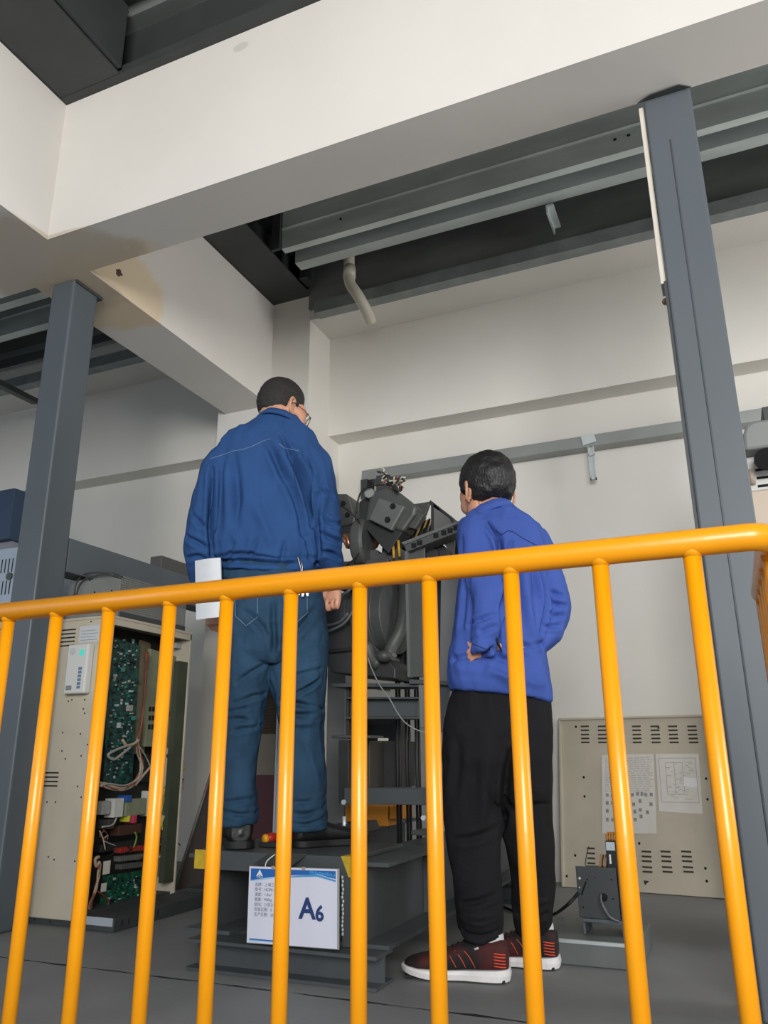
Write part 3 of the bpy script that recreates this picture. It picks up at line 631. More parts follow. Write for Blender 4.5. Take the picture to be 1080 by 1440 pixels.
# louvre slots, holes, labels on the front
for z0, n_ in ((1.245-.02, 5), (.60, 4)):
    for i in range(n_):
        x0 = -2.745 if n_ == 5 else -2.745
        bm = B(); box(bm, x0-.06, x0+.028 if n_ == 5 else x0+.02, YC0-.0012, YC0+.001, z0-.018*i-.006, z0-.018*i); obj('louvre_slot', bm, M_hole, fp)
pz = lambda x, y: at(x, y, Y=YC0-.001)
for x, y in ((128, 874), (101, 984), (119, 984), (117, 997), (119, 1003), (96, 986), (88, 1030), (113, 1032), (123, 1047), (87, 1056), (92, 1067), (114, 1063), (109, 1106), (114, 1121), (66, 1128), (78, 1128), (76, 1209), (68, 1205), (105, 1211), (48, 1293), (70, 1296)):
    if x < 150:
        bm = B(); ellipsoid(bm, pz(x, y), EX, EY, EZ, .004, .0015, .004, 8, 5); obj('screw_hole', bm, M_hole, fp)
bm = B(); a, b_ = pz(113, 881), pz(139, 902); box(bm, a.x, b_.x, YC0-.0015, YC0-.0005, b_.z, a.z); obj('rating_plate', bm, mat('plate_silver', srgb(196, 198, 200), .5), fp)
bm = B()
for i in range(4): box(bm, a.x+.01, b_.x-.012-.01*(i % 2), YC0-.002, YC0-.0014, b_.z+.010+i*.014, b_.z+.012+i*.014)
obj('plate_print', bm, M_ink0 if False else mat('print_grey', srgb(110, 110, 130), .6), fp, kind='stuff')
# hand-held test unit stuck on the front
tu = thing('handheld_tester', 'white handheld tester with keypad fixed on the cream cabinet front', 'device', (-2.65, YC0-.02, .92))
a, b_ = pz(97, 977), pz(134, 906)
bm = B(); box(bm, a.x, b_.x, YC0-.040, YC0-.001, a.z, b_.z); obj('case', bm, mat('device_grey', srgb(206, 206, 202), .4, var=.03), tu, bevel=.008)
wd, hg = b_.x-a.x, b_.z-a.z; yf = YC0-.0405
D_ = lambda u_, v_: (a.x+wd*u_, a.z+hg*v_)
x, z = D_(.28, .86); bm = B(); tube(bm, [Vector((x, yf, z)), Vector((x, yf-.003, z))], .015, 20); obj('dial', bm, mat('dial', srgb(186, 190, 188), .4), tu)
x, z = D_(.72, .82); bm = B(); box(bm, x-.012, x+.012, yf-.0012, yf, z-.014, z+.014); obj('display', bm, mat('lcd', srgb(60, 150, 140), .3, emit=srgb(90, 230, 210)+(.5,)), tu)
for i in range(6):
    x, z = D_(.72, .50-.075*i); bm = B(); box(bm, x-.010, x+.010, yf-.002, yf, z-.006, z+.006); obj('button', bm, mat('button_blue', srgb(104, 124, 150), .5), tu, bevel=.001)
x, z = D_(.25, .12); bm = B(); box(bm, x-.015, x+.018, yf-.001, yf, z-.010, z+.010); obj('sticker', bm, mat('sticker_grey', srgb(130, 130, 130), .5), tu)
# circuit boards, coordinates on the open side (plane X)
def pcb_mat(name, base, dark):
    m = mat(name, base, .45, col2=dark, vscale=45, lo=.4, hi=.6); return m
M_pcb = pcb_mat('pcb_green', srgb(30, 84, 74), srgb(14, 40, 40)); M_pcb2 = pcb_mat('pcb_olive', srgb(92, 104, 80), srgb(64, 70, 56))
def sideplate(name, pts, X, dep, m, par=cb, bev=0, label=None):
    bm = B(); prism(bm, [at(x, y, X=X) for x, y in pts], (-dep, 0, 0)); return obj(name, bm, m, par, bevel=bev, label=label)
Xp = XC1-.10
def sp_px(x, y, X=None): return at(x, y, X=Xp if X is None else X)
b1 = sideplate('circuit_board', [(158, 896), (197, 908), (186, 1100), (146, 1104), (150, 1000)], Xp, .004, M_pcb)
b2 = sideplate('cover_board', [(212, 912), (250, 924), (243, 1050), (204, 1050)], Xp+.02, .02, mat('cover_olive', srgb(120, 124, 100), .6, var=.12, vscale=12), bev=.003)
b3 = sideplate('circuit_board', [(146, 1232), (212, 1222), (214, 1270), (140, 1284)], Xp+.02, .004, pcb_mat('pcb_green2', srgb(24, 92, 66), srgb(12, 44, 36)))
sideplate('backing_strip', [(198, 900), (212, 905), (203, 1060), (188, 1060)], Xp-.01, .01, mat('strip_tan', srgb(110, 100, 78), .7, var=.2))
random.seed(5)
cols = [srgb(160, 172, 172), srgb(20, 24, 26), srgb(60, 120, 110), srgb(150, 150, 140), srgb(28, 60, 60)]
def chips(board, x0, x1, y0, y1, n_, X, mn=1.2, mx=5, shear=-.10, big=None):
    """components soldered on a board; the larger ones are parts of their own"""
    small = [B() for _ in cols]
    for i in range(n_):
        y = random.uniform(y0, y1); x = random.uniform(x0, x1)+(y-y0)*shear
        c = at(x, y, X=X); sy_, sz_ = random.uniform(mn, mx)*.0013, random.uniform(mn, mx)*.0013; k = random.choice((0, 1, 1, 2, 3, 4, 4))
        box(small[k], X, X+random.uniform(.003, .012), c.y-sy_, c.y+sy_, c.z-sz_, c.z+sz_)
    for k, b in enumerate(small):
        if len(b.verts): obj('small_components', b, mat('comp_%d' % k, cols[k], .5), board, kind='stuff')
chips(b1, 160, 194, 900, 1095, 260, Xp+.001, 1, 4.5, -.055)
chips(b3, 148, 208, 1232, 1270, 70, Xp+.021, 1, 4, 0)
for (x, y, w_, h_, cc) in ((182, 972, 5, 4, 0), (180, 996, 9, 12, 3), (165, 1020, 4, 10, 0), (162, 992, 4, 4, 0), (175, 1066, 10, 9, 4), (190, 958, 5, 6, 4), (170, 942, 6, 8, 2), (183, 930, 7, 4, 1), (160, 950, 3, 4, 0), (186, 1010, 5, 8, 2)):
    c = at(x, y, X=Xp); bm = B(); box(bm, Xp, Xp+.018, c.y-w_*.0016, c.y+w_*.0016, c.z-h_*.0012, c.z+h_*.0012); obj('component', bm, mat('comp_%d' % cc, (0, 0, 0)), b1, bevel=.001)
for r_ in range(3):
    for q in range(3):
        x, y = 211+q*4.5-r_*.6, 997+r_*12.5; c = at(x, y, X=Xp+.021); bm = B(); box(bm, Xp+.02, Xp+.024, c.y-.007, c.y+.007, c.z-.011, c.z+.011); obj('socket', bm, M_hole, b2)
c = at(236, 1003, X=Xp+.022); bm = B(); ellipsoid(bm, c, EX, EY, EZ, .008, .014, .02, 10, 8); obj('red_cap', bm, mat('red_cap', srgb(150, 30, 30), .5), b2, smooth=True)
bm = B(); c = at(254, 908, X=Xp+.05); box(bm, c.x-.03, c.x, c.y-.04, c.y+.03, c.z-.015, c.z+.012); obj('terminal_cover', bm, mat('terminal_pale', srgb(170, 172, 170), .5), cb, bevel=.002)
# middle row of contactors and relays
for i, (x0, x1, y0, y1, col_) in enumerate(((143, 156, 1126, 1146, (150, 152, 146)), (158, 174, 1122, 1150, (196, 196, 190)), (176, 184, 1118, 1128, (40, 84, 160)), (176, 206, 1122, 1148, (130, 134, 110)), (208, 214, 1112, 1148, (200, 198, 190)), (228, 238, 1124, 1144, (120, 150, 150)), (180, 184, 1146, 1156, (200, 200, 60)), (186, 192, 1146, 1158, (190, 60, 90)), (150, 160, 1152, 1166, (60, 60, 58)), (166, 200, 1158, 1176, (70, 44, 34)), (224, 244, 1160, 1200, (40, 40, 40)), (222, 240, 1205, 1232, (90, 90, 86)))):
    a, b_ = at(x0, y1, X=Xp+.03), at(x1, y0, X=Xp+.03)
    bm = B(); box(bm, Xp-.02, Xp+.03+.004*(i % 3), a.y, b_.y, min(a.z, b_.z), max(a.z, b_.z)); obj('relay', bm, mat('relay_%d' % i, srgb(*col_), .5, var=.1, vscale=30), cb, bevel=.002)
# terminal strips
for (x0, x1, y, n_, cc, cname) in ((168, 200, 1196, 12, srgb(150, 50, 40), 'terminal_red'), (168, 200, 1208, 12, srgb(96, 98, 92), 'terminal_grey'), (170, 200, 1219, 11, srgb(80, 82, 78), 'terminal_grey2')):
    for i in range(n_):
        x = x0+(x1-x0)*i/(n_-1); c = at(x, y-(x-x0)*.12, X=Xp+.03); bm = B(); box(bm, Xp+.0, Xp+.04, c.y-.0032, c.y+.0032, c.z-.010, c.z+.010); obj('terminal', bm, mat(cname, cc, .5), cb)
for x, y, w_, h_ in ((151, 1220, 8, 11), (147, 1248, 6, 7)):
    c = at(x, y, X=Xp+.04); bm = B(); box(bm, Xp+.034, Xp+.037, c.y-w_*.0026, c.y+w_*.0026, c.z-h_*.0024, c.z+h_*.0024); obj('paper_label', bm, mat('label_cream', srgb(196, 192, 180), .6), cb)
# wiring looms
def wire(pts, r, m, par=cb, X=None, jit=.0, name='wire'):
    p3 = [at(x, y, X=(Xp+.05 if X is None else X)) for x, y in pts]
    if jit: p3 = [p+Vector((random.uniform(-jit, jit)*.5, random.uniform(-jit, jit), random.uniform(-jit, jit))) for p in p3]
    bm = B(); tube(bm, smoothpath(p3, 5), r, 7); obj(name, bm, m, par, smooth=True)
Wc = dict(tan=mat('w_tan', srgb(170, 150, 128), .6), brown=mat('w_brown', srgb(120, 70, 44), .6), grey=mat('w_grey', srgb(150, 146, 138), .6), yel=mat('w_yellow', srgb(186, 178, 70), .6), red=mat('w_red', srgb(104, 58, 44), .6), grn=mat('w_green', srgb(100, 130, 60), .6), blk=M_black)
for k in range(7): wire([(205+k*.7, 918), (206, 940), (203, 980), (200, 1010), (197, 1030), (192, 1050)], .0042, Wc['brown'] if k % 3 else Wc['red'], jit=.005, name='loom_wire')
for k in range(7): wire([(193, 1040), (195, 1060), (199, 1078), (196, 1092), (186, 1104), (170, 1108), (150, 1105), (142, 1103)], .0042, Wc[('tan', 'grey', 'brown')[k % 3]], jit=.010, name='loom_wire')
wire([(172, 1040), (178, 1048), (188, 1046), (196, 1040)], .007, Wc['tan']); wire([(185, 1047), (172, 1051), (160, 1056), (152, 1062), (160, 1068), (172, 1060), (184, 1050)], .006, Wc['grey'])
wire([(196, 1050), (204, 1062), (210, 1075), (212, 1084)], .003, Wc['grey']); wire([(212, 1078), (200, 1092), (190, 1104)], .006, Wc['tan'])
for k in range(4): wire([(262-k*2, 1080), (255-k*3, 1090), (244-k*3, 1102), (232-k*2, 1120), (228, 1140)], .0025, Wc['grn'] if k % 2 else Wc['yel'], jit=.004, X=Xp+.06)
wire([(246, 1098), (248, 1110), (240, 1130), (230, 1150), (228, 1165), (236, 1178), (239, 1183)], .003, Wc['yel'], X=Xp+.07); wire([(248, 1104), (244, 1122), (234, 1140), (228, 1156)], .003, Wc['yel'], X=Xp+.075)
wire([(190, 1170), (192, 1178), (188, 1192)], .004, Wc['grn']); wire([(140, 1168), (145, 1180), (148, 1195)], .003, Wc['tan']); wire([(143, 1163), (158, 1160), (164, 1150)], .004, Wc['grey'])
for k in range(6): wire([(139, 1215), (138, 1230), (134, 1250), (128, 1270), (126, 1286)], .0045, Wc[('tan', 'brown')[k % 2]], jit=.008, name='loom_wire')
wire([(139, 1205), (134, 1208), (135, 1218), (140, 1212)], .007, Wc['tan']); wire([(134, 1252), (144, 1258), (152, 1266), (150, 1276), (138, 1284)], .004, Wc['red'])
for k in range(10):
    x = random.uniform(236, 256); y = random.uniform(1055, 1085); wire([(x, y), (x+random.uniform(-6, 6), y+8), (x+random.uniform(-8, 8), y+16), (x+random.uniform(-8, 8), y+24)], .003, Wc[('grey', 'blk', 'tan')[k % 3]], jit=.006)
for k in range(14):
    x = random.uniform(142, 240); y = random.uniform(1150, 1196); wire([(x, y), (x+random.uniform(-10, 10), y+8), (x+random.uniform(-14, 14), y+14)], .0025, Wc[('blk', 'brown', 'grey', 'red')[k % 4]], jit=.006)
wire([(232, 1225), (234, 1240), (230, 1262)], .003, Wc['grey'])
for x, y in ((239, 1185), (236, 1193), (236, 1203)): 
    bm = B(); ellipsoid(bm, at(x, y, X=Xp+.05), EX, EY, EZ, .006, .007, .007, 8, 6); obj('terminal_screw', bm, M_galv, cb, smooth=True)
# big components filling the shaded depth
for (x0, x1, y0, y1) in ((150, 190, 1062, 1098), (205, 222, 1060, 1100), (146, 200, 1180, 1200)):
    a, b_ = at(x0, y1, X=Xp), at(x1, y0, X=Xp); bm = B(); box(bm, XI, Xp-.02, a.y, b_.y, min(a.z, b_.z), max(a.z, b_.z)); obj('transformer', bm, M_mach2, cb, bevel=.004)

# resistor box on top
rb = thing('resistor_box', 'grey metal resistor box with perforated side standing on the control cabinet', 'box', (-2.7, 3.05, 1.275))
zr0, zr1 = ZC1+.013, 1.462
Mrb = mat('resistor_grey', srgb(120, 122, 118), .5, var=.1)
bm = B(); box(bm, -2.84, -2.53, 2.80, 2.808, zr0, zr1); rf = obj('front_plate', bm, Mrb, rb, bevel=.002)
bm = B(); box(bm, -2.84, -2.525, 2.80, 3.29, zr1, zr1+.004); obj('lid', bm, Mrb, rb)
bm = B(); box(bm, -2.84, -2.53, 2.81, 3.285, zr0, zr0+.012); box(bm, -2.532, -2.524, 2.81, 3.295, zr0, zr0+.025); obj('base_frame', bm, M_dsteel, rb)
# perforated side: bars both ways leaving real holes
bm = B(); y0, y1 = 2.80, 3.29; n_ = 46
for i in range(n_+1):
    y = y0+(y1-y0)*i/n_; box(bm, -2.5275, -2.526, y-.0028, y+.0028, zr0, zr1)
nz_ = 18
for i in range(nz_+1):
    z = zr0+(zr1-zr0)*i/nz_; box(bm, -2.5275, -2.5258, y0, y1, z-.0028, z+.0028)
obj('perforated_side', bm, Mrb, rb, kind='stuff')
bm = B(); box(bm, -2.70, -2.56, 2.85, 3.25, zr0+.02, zr1-.02); obj('resistor_core', bm, M_hole, rb)
for x, y, r in ((109, 841, .014), (108, 841, .008)):
    bm = B(); c = at(x, y, Y=2.80); tube(bm, [c-EY*.012, c], r, 16); obj('cable_gland', bm, mat('gland_grey', srgb(150, 152, 148), .4, metal=.4) if r > .01 else M_galv, rf)
for x, y in ((130, 838), (133, 833), (134, 840), (137, 838), (153, 838), (157, 831), (158, 838), (161, 836), (165, 835)):
    bm = B(); ellipsoid(bm, at(x, y, Y=2.799), EX, EY, EZ, .005, .003, .005, 8, 6); obj('terminal_nut', bm, M_hole if x % 2 else M_galv, rf, smooth=True)
for pts in ([(106, 838), (112, 822), (125, 812), (150, 808), (170, 812)], [(103, 840), (107, 820), (118, 808), (140, 805), (160, 808)], [(125, 815), (140, 807), (156, 806), (172, 810)]):
    bm = B(); tube(bm, smoothpath([at(x, y, Y=2.79) for x, y in pts], 4), .004, 7); obj('lead_wire', bm, M_mach, rb, smooth=True)
# metal duct on the floor in front of the open side
dt = thing('cable_duct', 'flat grey metal cable duct on the floor beside the open cabinet', 'duct', (-2.40, 3.1, 0))
bm = B(); box(bm, -2.505, -2.34, 2.735, 3.38, 0.001, .052); obj('duct_body', bm, M_dsteel, dt, bevel=.002)
bm = B(); box(bm, -2.500, -2.345, 2.732, 2.735, .022, .052); obj('bright_end', bm, mat('foil', srgb(190, 196, 205), .3, metal=.4), dt)
for y in (2.78, 2.82, 3.0):
    bm = B(); box(bm, -2.341, -2.339, y, y+.006, .015, .040); obj('slot', bm, M_hole, dt)
bm = B(); box(bm, -2.50, -2.30, 3.40, 3.58, 0.001, .062)
o = obj('cable_duct', bm, M_dsteel, bevel=.003); props(o, 'second length of dark cable duct, behind the first on the floor', 'duct')

# leaning sheets behind the cabinet, seen between the bars
def lean(name, pts, Yb, Yt, th, m, lab, cat, ybot):
    """sheet leaning back: lower points at Yb, upper ones at Yt"""
    bm = B(); ys = [p[1] for p in pts]; y0, y1 = max(ys), min(ys)
    P3 = [at(x, y, Y=Yb+(Yt-Yb)*(y0-y)/(y0-y1)) for x, y in pts]
    prism(bm, P3, (0, th, 0)); o = obj(name, bm, m, bevel=.001); return props(o, lab, cat)
lean('leaning_sheet', [(247, 1252), (318, 1020), (378, 1020), (360, 1236)], 3.62, 3.80, .012, mat('sheet_dark', srgb(72, 66, 64), .45, var=.1), 'dark sheet metal panel leaning behind the cabinet, left of the taller person', 'panel', 0)
bm = B(); a, b_ = at(246, 1250, Y=3.60), at(318, 1020, Y=3.79); tube(bm, [a, b_], .008, 8)
o = obj('panel_edge', bm, mat('edge_green', srgb(96, 130, 108), .4, col2=srgb(110, 78, 88), vscale=3), smooth=True); props(o, 'green and pink tinted edge strip along the slanted dark sheet', 'strip')
bm = B(); a, b_ = at(355, 1188, Y=3.55), at(386, 1090, Y=3.55); box(bm, a.x, b_.x, 3.55, 3.57, .002, b_.z)
o = obj('maroon_panel', bm, mat('maroon', srgb(86, 52, 58), .5, var=.06), bevel=.002); props(o, 'maroon painted board between the legs of the taller person', 'board')
bm = B(); a, b_ = at(358, 1091, Y=3.6), at(386, 1032, Y=3.6); box(bm, a.x, b_.x, 3.6, 3.615, .002, b_.z)
o = obj('beige_board', bm, mat('beige_board', srgb(128, 120, 110), .6, var=.05), bevel=.002); props(o, 'beige grey board above the maroon board', 'board')
bm = B(); a, b_ = at(366, 1032, Y=3.6), at(392, 952, Y=3.6); box(bm, a.x, b_.x, 3.618, 3.68, .002, b_.z)
hb = obj('perforated_box', bm, mat('perf_brown', srgb(74, 60, 48), .7, var=.1), bevel=.002); props(hb, 'brown perforated metal box above the beige board', 'box')
bm = B()
for i in range(5):
    for j in range(12):
        ellipsoid(bm, Vector((a.x+.012+i*.014+(j % 2)*.006, 3.617, a.z+.012+j*.016)), EX, EY, EZ, .003, .001, .003, 6, 4)
obj('perforations', bm, M_hole, hb, kind='stuff')
bm = B(); a, b_ = at(383, 1178, Y=3.3), at(393, 1178, Y=3.3); box(bm, a.x, a.x+.010, 3.30, 3.31, .002, at(385, 960, Y=3.3).z); box(bm, a.x+.013, b_.x+.016, 3.30, 3.31, .002, at(385, 960, Y=3.3).z)
o = obj('white_profile', bm, mat('profile_white', srgb(206, 212, 222), .4), bevel=.001); props(o, 'tall white metal profile standing between the legs of the taller person', 'profile')

# far cabinet at the left edge
fc = thing('control_cabinet', 'cream control cabinet at the left edge, mostly hidden by the left column', 'cabinet', (-3.7, 3.2, 0))
bm = B(); box(bm, -4.1, -3.20, 2.95, 3.5, 0.002, 1.44); ff = obj('body', bm, M_cream, fc, bevel=.003)
for i in range(5):
    z = 1.30-.022*i; bm = B(); box(bm, -3.45, -3.34, 2.9485, 2.951, z-.007, z); obj('louvre_slot', bm, M_hole, ff)
fg = thing('resistor_box', 'pale blue slotted resistor box on top of the far left cabinet', 'box', (-3.6, 3.0, 1.44))
bm = B(); box(bm, -4.0, -3.35, 2.97, 3.4, 1.442, 1.74); gb = obj('case', bm, mat('grille_blue', srgb(150, 162, 176), .5, var=.05), fg, bevel=.003)
for r_ in range(2):
    for i in range(14):
        x = -3.372-.026*i; bm = B(); z = 1.68-.12*r_; box(bm, x-.006, x, 2.9685, 2.971, z-.075, z); obj('slot', bm, M_hole, gb)
bm = B(); c = at(12, 810, Y=2.96); tube(bm, [c, c+EY*.01], .02, 16); obj('gland', bm, M_mach, gb)
bm = B(); a, b_ = at(0, 748, Y=3.4), at(21, 686, Y=3.4); box(bm, a.x-.4, b_.x, 3.4, 3.7, 1.96, b_.z)
o = obj('wall_box', bm, mat('box_navy', srgb(40, 60, 84), .5, var=.06), bevel=.004); props(o, 'dark blue box at the left edge above the slotted box', 'box')
bm = B(); box(bm, a.x-.3, b_.x-.02, 3.45, 3.7, 1.742, 1.962)
o = obj('box_stand', bm, mat('stand_grey', srgb(128, 128, 134), .6), bevel=.002); props(o, 'grey support under the dark blue box at the left edge', 'stand')

# ================================================================== right side: vented panel, transformer, right cabinet
vp = thing('vented_panel', 'cream vented cabinet door leaning against the back wall, with two paper sheets', 'panel', (-.5, 4.48, 0))
ca, cb_, cc_, cd = at(791, 1247, Z=.003), at(1024, 1264, Z=.003), at(1012, 1005, Y=4.62), at(793.5, 1011, Y=4.62)
ux = (cb_-ca); PW = ux.length; ux.normalize(); uy = (cd-ca); PH = uy.length; uy = (uy-ux*uy.dot(ux)).normalized(); un = ux.cross(uy)
V = lambda a, b, k=0.0: ca + ux*a*PW + uy*b*PH + un*k
bm = B(); obox(bm, V(.5, .5, -.008), ux, uy, un, PW/2, PH/2, .008); vd = obj('sheet', bm, M_cream, vp, bevel=.002)
for (a, b, ha, hb_) in ((.006, .5, .006, .5), (.5, .994, .5, .006), (.994, .5, .006, .5)):
    bm = B(); obox(bm, V(a, b, .006), ux, uy, un, PW*ha, PH*hb_, .008); obj('edge_fold', bm, M_cream, vp)
def pxV(x, y):
    r = ray(x, y); t = (ca-CO).dot(un)/r.dot(un); return CO+r*t
def louvres(cols_, rows_, hw):
    for x0, sl in cols_:
        for y in rows_:
            c = pxV(x0+(y-rows_[0])*sl, y)
            bm = B(); obox(bm, c+un*.001, ux, uy, un, hw, .0042, .0012); obj('louvre_slot', bm, mat('louvre_dark', srgb(62, 56, 48), .8), vd)
            bm = B(); obox(bm, c+un*.002+uy*.0055, ux, uy, un, hw, .0016, .0022); obj('louvre_lip', bm, M_cream, vd)
louvres([(822.5, .03), (846.5, .03), (895, .06), (921, .08), (946, .1), (973, .12)], [1021.5, 1027, 1033, 1038.5, 1044], .0225)
louvres([(831, .04)], [1193, 1200, 1207, 1214], .020)
louvres([(909, .06), (936, .1), (965, .12)], [1197.5, 1204.5, 1211, 1219.5, 1226], .0235)
for x, y in ((821, 1093), (822, 1120), (993, 1095), (995, 1124), (797, 1232), (809, 1203), (992, 1221), (994, 1239), (899, 1186), (810, 1022), (926, 1024)):
    bm = B(); ellipsoid(bm, pxV(x, y)+un*.001, ux, uy, un, .006, .007, .002, 8, 6); obj('screw_hole', bm, M_hole, vd)
bm = B(); p3 = [pxV(x, y)+un*.001 for x, y in ((905, 1238), (913, 1239), (907, 1245))]; prism(bm, p3, un*.0006); obj('triangle_mark', bm, mat('louvre_dark', (0, 0, 0)), vd)
M_sheetp = mat('paper_worn', srgb(214, 210, 202), .7, var=.04, vscale=14); M_inkp = mat('faded_ink', srgb(165, 162, 158), .8)
def paper(px, seed):
    pts = [pxV(x, y)+un*.0012 for x, y in px]; bm = B(); prism(bm, pts, un*.0008); o = obj('paper_sheet', bm, M_sheetp, vp)
    return o, pts
o1, q_ = paper([(847, 1172), (923.5, 1172.5), (919, 1060), (846.5, 1062)], 1)
def Q(q_, a, b): return (q_[0]*(1-a)+q_[1]*a)*(1-b)+(q_[3]*(1-a)+q_[2]*a)*b
random.seed(21)
bm = B()
for r_ in range(16):
    b = .95-.028*r_; x = .06
    while x < .9:
        wd_ = random.uniform(.03, .12); c = Q(q_, x+wd_/2, b)+un*.0012; obox(bm, c, ux, uy, un, wd_/2*.26, .0013, .0002); x += wd_+.02
obj('printed_lines', bm, M_inkp, o1, kind='stuff')
for (a, b) in ((.1, .48), (.2, .47), (.58, .48), (.68, .49), (.76, .49), (.83, .48), (.93, .48), (.1, .38), (.2, .38), (.6, .36), (.72, .40), (.92, .36), (.1, .28), (.62, .27), (.72, .29), (.85, .26), (.1, .17), (.2, .17), (.62, .17), (.73, .21)):
    c = Q(q_, a, b)+un*.0012; bm = B(); obox(bm, c, ux, uy, un, .0075, .009, .0002); obj('printed_figure', bm, mat('faded_ink2', srgb(150, 148, 146), .8, var=.3, vscale=90), o1)
o2, q_ = paper([(927, 1141), (988, 1145), (982.5, 1060), (922, 1060)], 2)
bm = B()
for (a0, a1, b0, b1) in ((.07, .93, .92, .925), (.07, .93, .17, .175), (.07, .075, .17, .92), (.925, .93, .17, .92), (.22, .62, .84, .845), (.22, .62, .3, .305), (.22, .225, .3, .84), (.62, .625, .3, .84), (.42, .425, .3, .84)):
    pts = [Q(q_, a0, b0), Q(q_, a1, b0), Q(q_, a1, b1), Q(q_, a0, b1)]; c = sum(pts, Vector())/4+un*.0012
    obox(bm, c, ux, uy, un, max((pts[1]-pts[0]).length/2, .0011), max((pts[3]-pts[0]).length/2, .0011), .0002)
obj('diagram_frame', bm, M_inkp, o2, kind='stuff')
bm = B()
for i in range(70):
    a, b = random.uniform(.24, .9), random.uniform(.22, .88); c = Q(q_, a, b)+un*.0013; obox(bm, c, ux, uy, un, random.uniform(.002, .009), .0011, .0002)
obj('diagram_lines', bm, M_inkp, o2, kind='stuff')
bm = B(); pts = [Q(q_, .62, .45), Q(q_, .92, .43), Q(q_, .92, .58), Q(q_, .62, .60)]; prism(bm, [p+un*.0014 for p in pts], un*.0004); obj('white_patch', bm, M_paper, o2)

# transformer box on bracket and base slab
bs = thing('concrete_base', 'low grey painted base slab under the small transformer', 'slab', (-.5, 3.1, 0))
bm = B(); box(bm, -.80, -.365, 2.90, 3.28, .001, .075); obj('slab', bm, mat('slab_grey', srgb(104, 108, 106), .6, var=.1), bs, bevel=.003)
bm = B(); box(bm, -.80, -.366, 2.898, 2.906, .066, .0765); obj('edge_strip', bm, M_galv, bs)
tx = thing('transformer_box', 'dark grey transformer box on a small steel bracket in front of the vented panel', 'transformer', (-.5, 3.05, .077))
TBL, TBR, TTR, TTL = at(815, 1290, Y=3.0), at(873, 1295, Y=3.0), at(866, 1221, Y=3.0), at(809, 1218, Y=3.0)
M_tx = mat('transformer_grey', srgb(62, 66, 68), .5, var=.1)
bm = B(); prism(bm, [TBL, TBR, TTR, TTL], (0, .008, 0)); tf_ = obj('front_plate', bm, M_tx, tx, bevel=.002)
bm = B(); box(bm, TBL.x+.01, TBR.x+.02, 3.03, 3.14, TBL.z+.01, TTL.z-.012); obj('core', bm, M_mach2, tx, bevel=.004)
bm = B(); prism(bm, [Vector((TTR.x+.004, 3.0, TBR.z)), Vector((TTR.x+.03, 3.16, TBR.z)), Vector((TTR.x+.03, 3.16, TTR.z)), Vector((TTR.x+.004, 3.0, TTR.z))], (.006, 0, 0)); obj('side_plate', bm, M_mach2, tx)
for i in range(4):
    bm = B(); z = TBL.z+.02+i*.034; box(bm, TBL.x+.005, TBR.x+.028, 3.02+.0, 3.15, z, z+.012); obj('winding', bm, M_black, tx, bevel=.004)
for x, y, r, m_ in ((815, 1235, .004, M_paper), (826, 1237, .003, M_hole), (860, 1237, .003, M_hole), (862, 1264, .003, M_hole), (820, 1276, .003, M_hole), (837, 1234, .002, M_hole), (815, 1248, .003, M_galv)):
    bm = B(); ellipsoid(bm, at(x, y, Y=2.999), EX, EY, EZ, r, .0015, r, 8, 6); obj('screw', bm, m_, tf_)
bm = B(); a, b_ = at(824, 1240, Y=2.998), at(818, 1258, Y=2.998); tube(bm, [a, b_], .003, 6); obj('slot', bm, M_hole, tf_)
bm = B(); tube(bm, [at(849, 1262, Y=2.998), at(849, 1262, Y=2.999)+EY*.002], .013, 20); obj('grommet_hole', bm, M_hole, tf_)
bm = B(); tube(bm, smoothpath([at(845, 1258, Y=2.99), at(845, 1266, Y=2.97), at(850, 1278, Y=2.96), at(858, 1290, Y=2.97), at(870, 1296, Y=2.99)], 5), .004, 8); obj('cable', bm, mat('cable_grey', srgb(96, 98, 100), .5), tx, smooth=True)
z_t = TBL.z
bm = B()
box(bm, TBL.x+.01, TBR.x+.012, 3.0, 3.13, z_t-.014, z_t-.002); box(bm, TBL.x+.01, TBL.x+.018, 3.0, 3.13, .0765, z_t-.014); box(bm, TBR.x+.002, TBR.x+.012, 3.0, 3.13, .0765, z_t-.014); obj('bracket', bm, M_steel, tx, bevel=.001)
ct = at(860, 1219, Y=3.05)
bm = B(); box(bm, ct.x-.012, ct.x+.035, 3.03, 3.10, ct.z-.01, ct.z+.085); obj('contactor', bm, M_black, tx, bevel=.002)
bm = B(); box(bm, ct.x-.010, ct.x+.020, 3.028, 3.031, ct.z+.055, ct.z+.082); obj('label', bm, mat('label_pale', srgb(180, 192, 200), .5), tx)
bm = B(); box(bm, ct.x-.002, ct.x+.004, 3.028, 3.031, ct.z+.012, ct.z+.042); obj('label', bm, M_paper, tx)
for k in range(5):
    c = ct+Vector((-.008+.009*k, 0, .085)); bm = B(); tube(bm, smoothpath([c, c+Vector((0, 0, .016)), c+Vector((.004, .02, .024)), c+Vector((.004, .03, .0))], 4), .0038, 7); obj('wire', bm, mat('wire_orange', srgb(180, 120, 50), .5), tx, smooth=True)
for k in range(4):
    c = ct+Vector((-.040+.008*k, 0, -.005)); bm = B(); tube(bm, smoothpath([c, c+Vector((.002, 0, .02)), c+Vector((.006, .01, .042))], 4), .0028, 6); obj('wire', bm, (mat('wire_orange', (0, 0, 0)), M_black)[k % 2], tx, smooth=True)
bm = B(); c = at(823, 1217, Y=3.0); tube(bm, smoothpath([c, c+Vector((.003, .02, .03)), c+Vector((.007, .06, .055))], 3), .0015, 6); obj('wire', bm, M_black, tx, smooth=True)
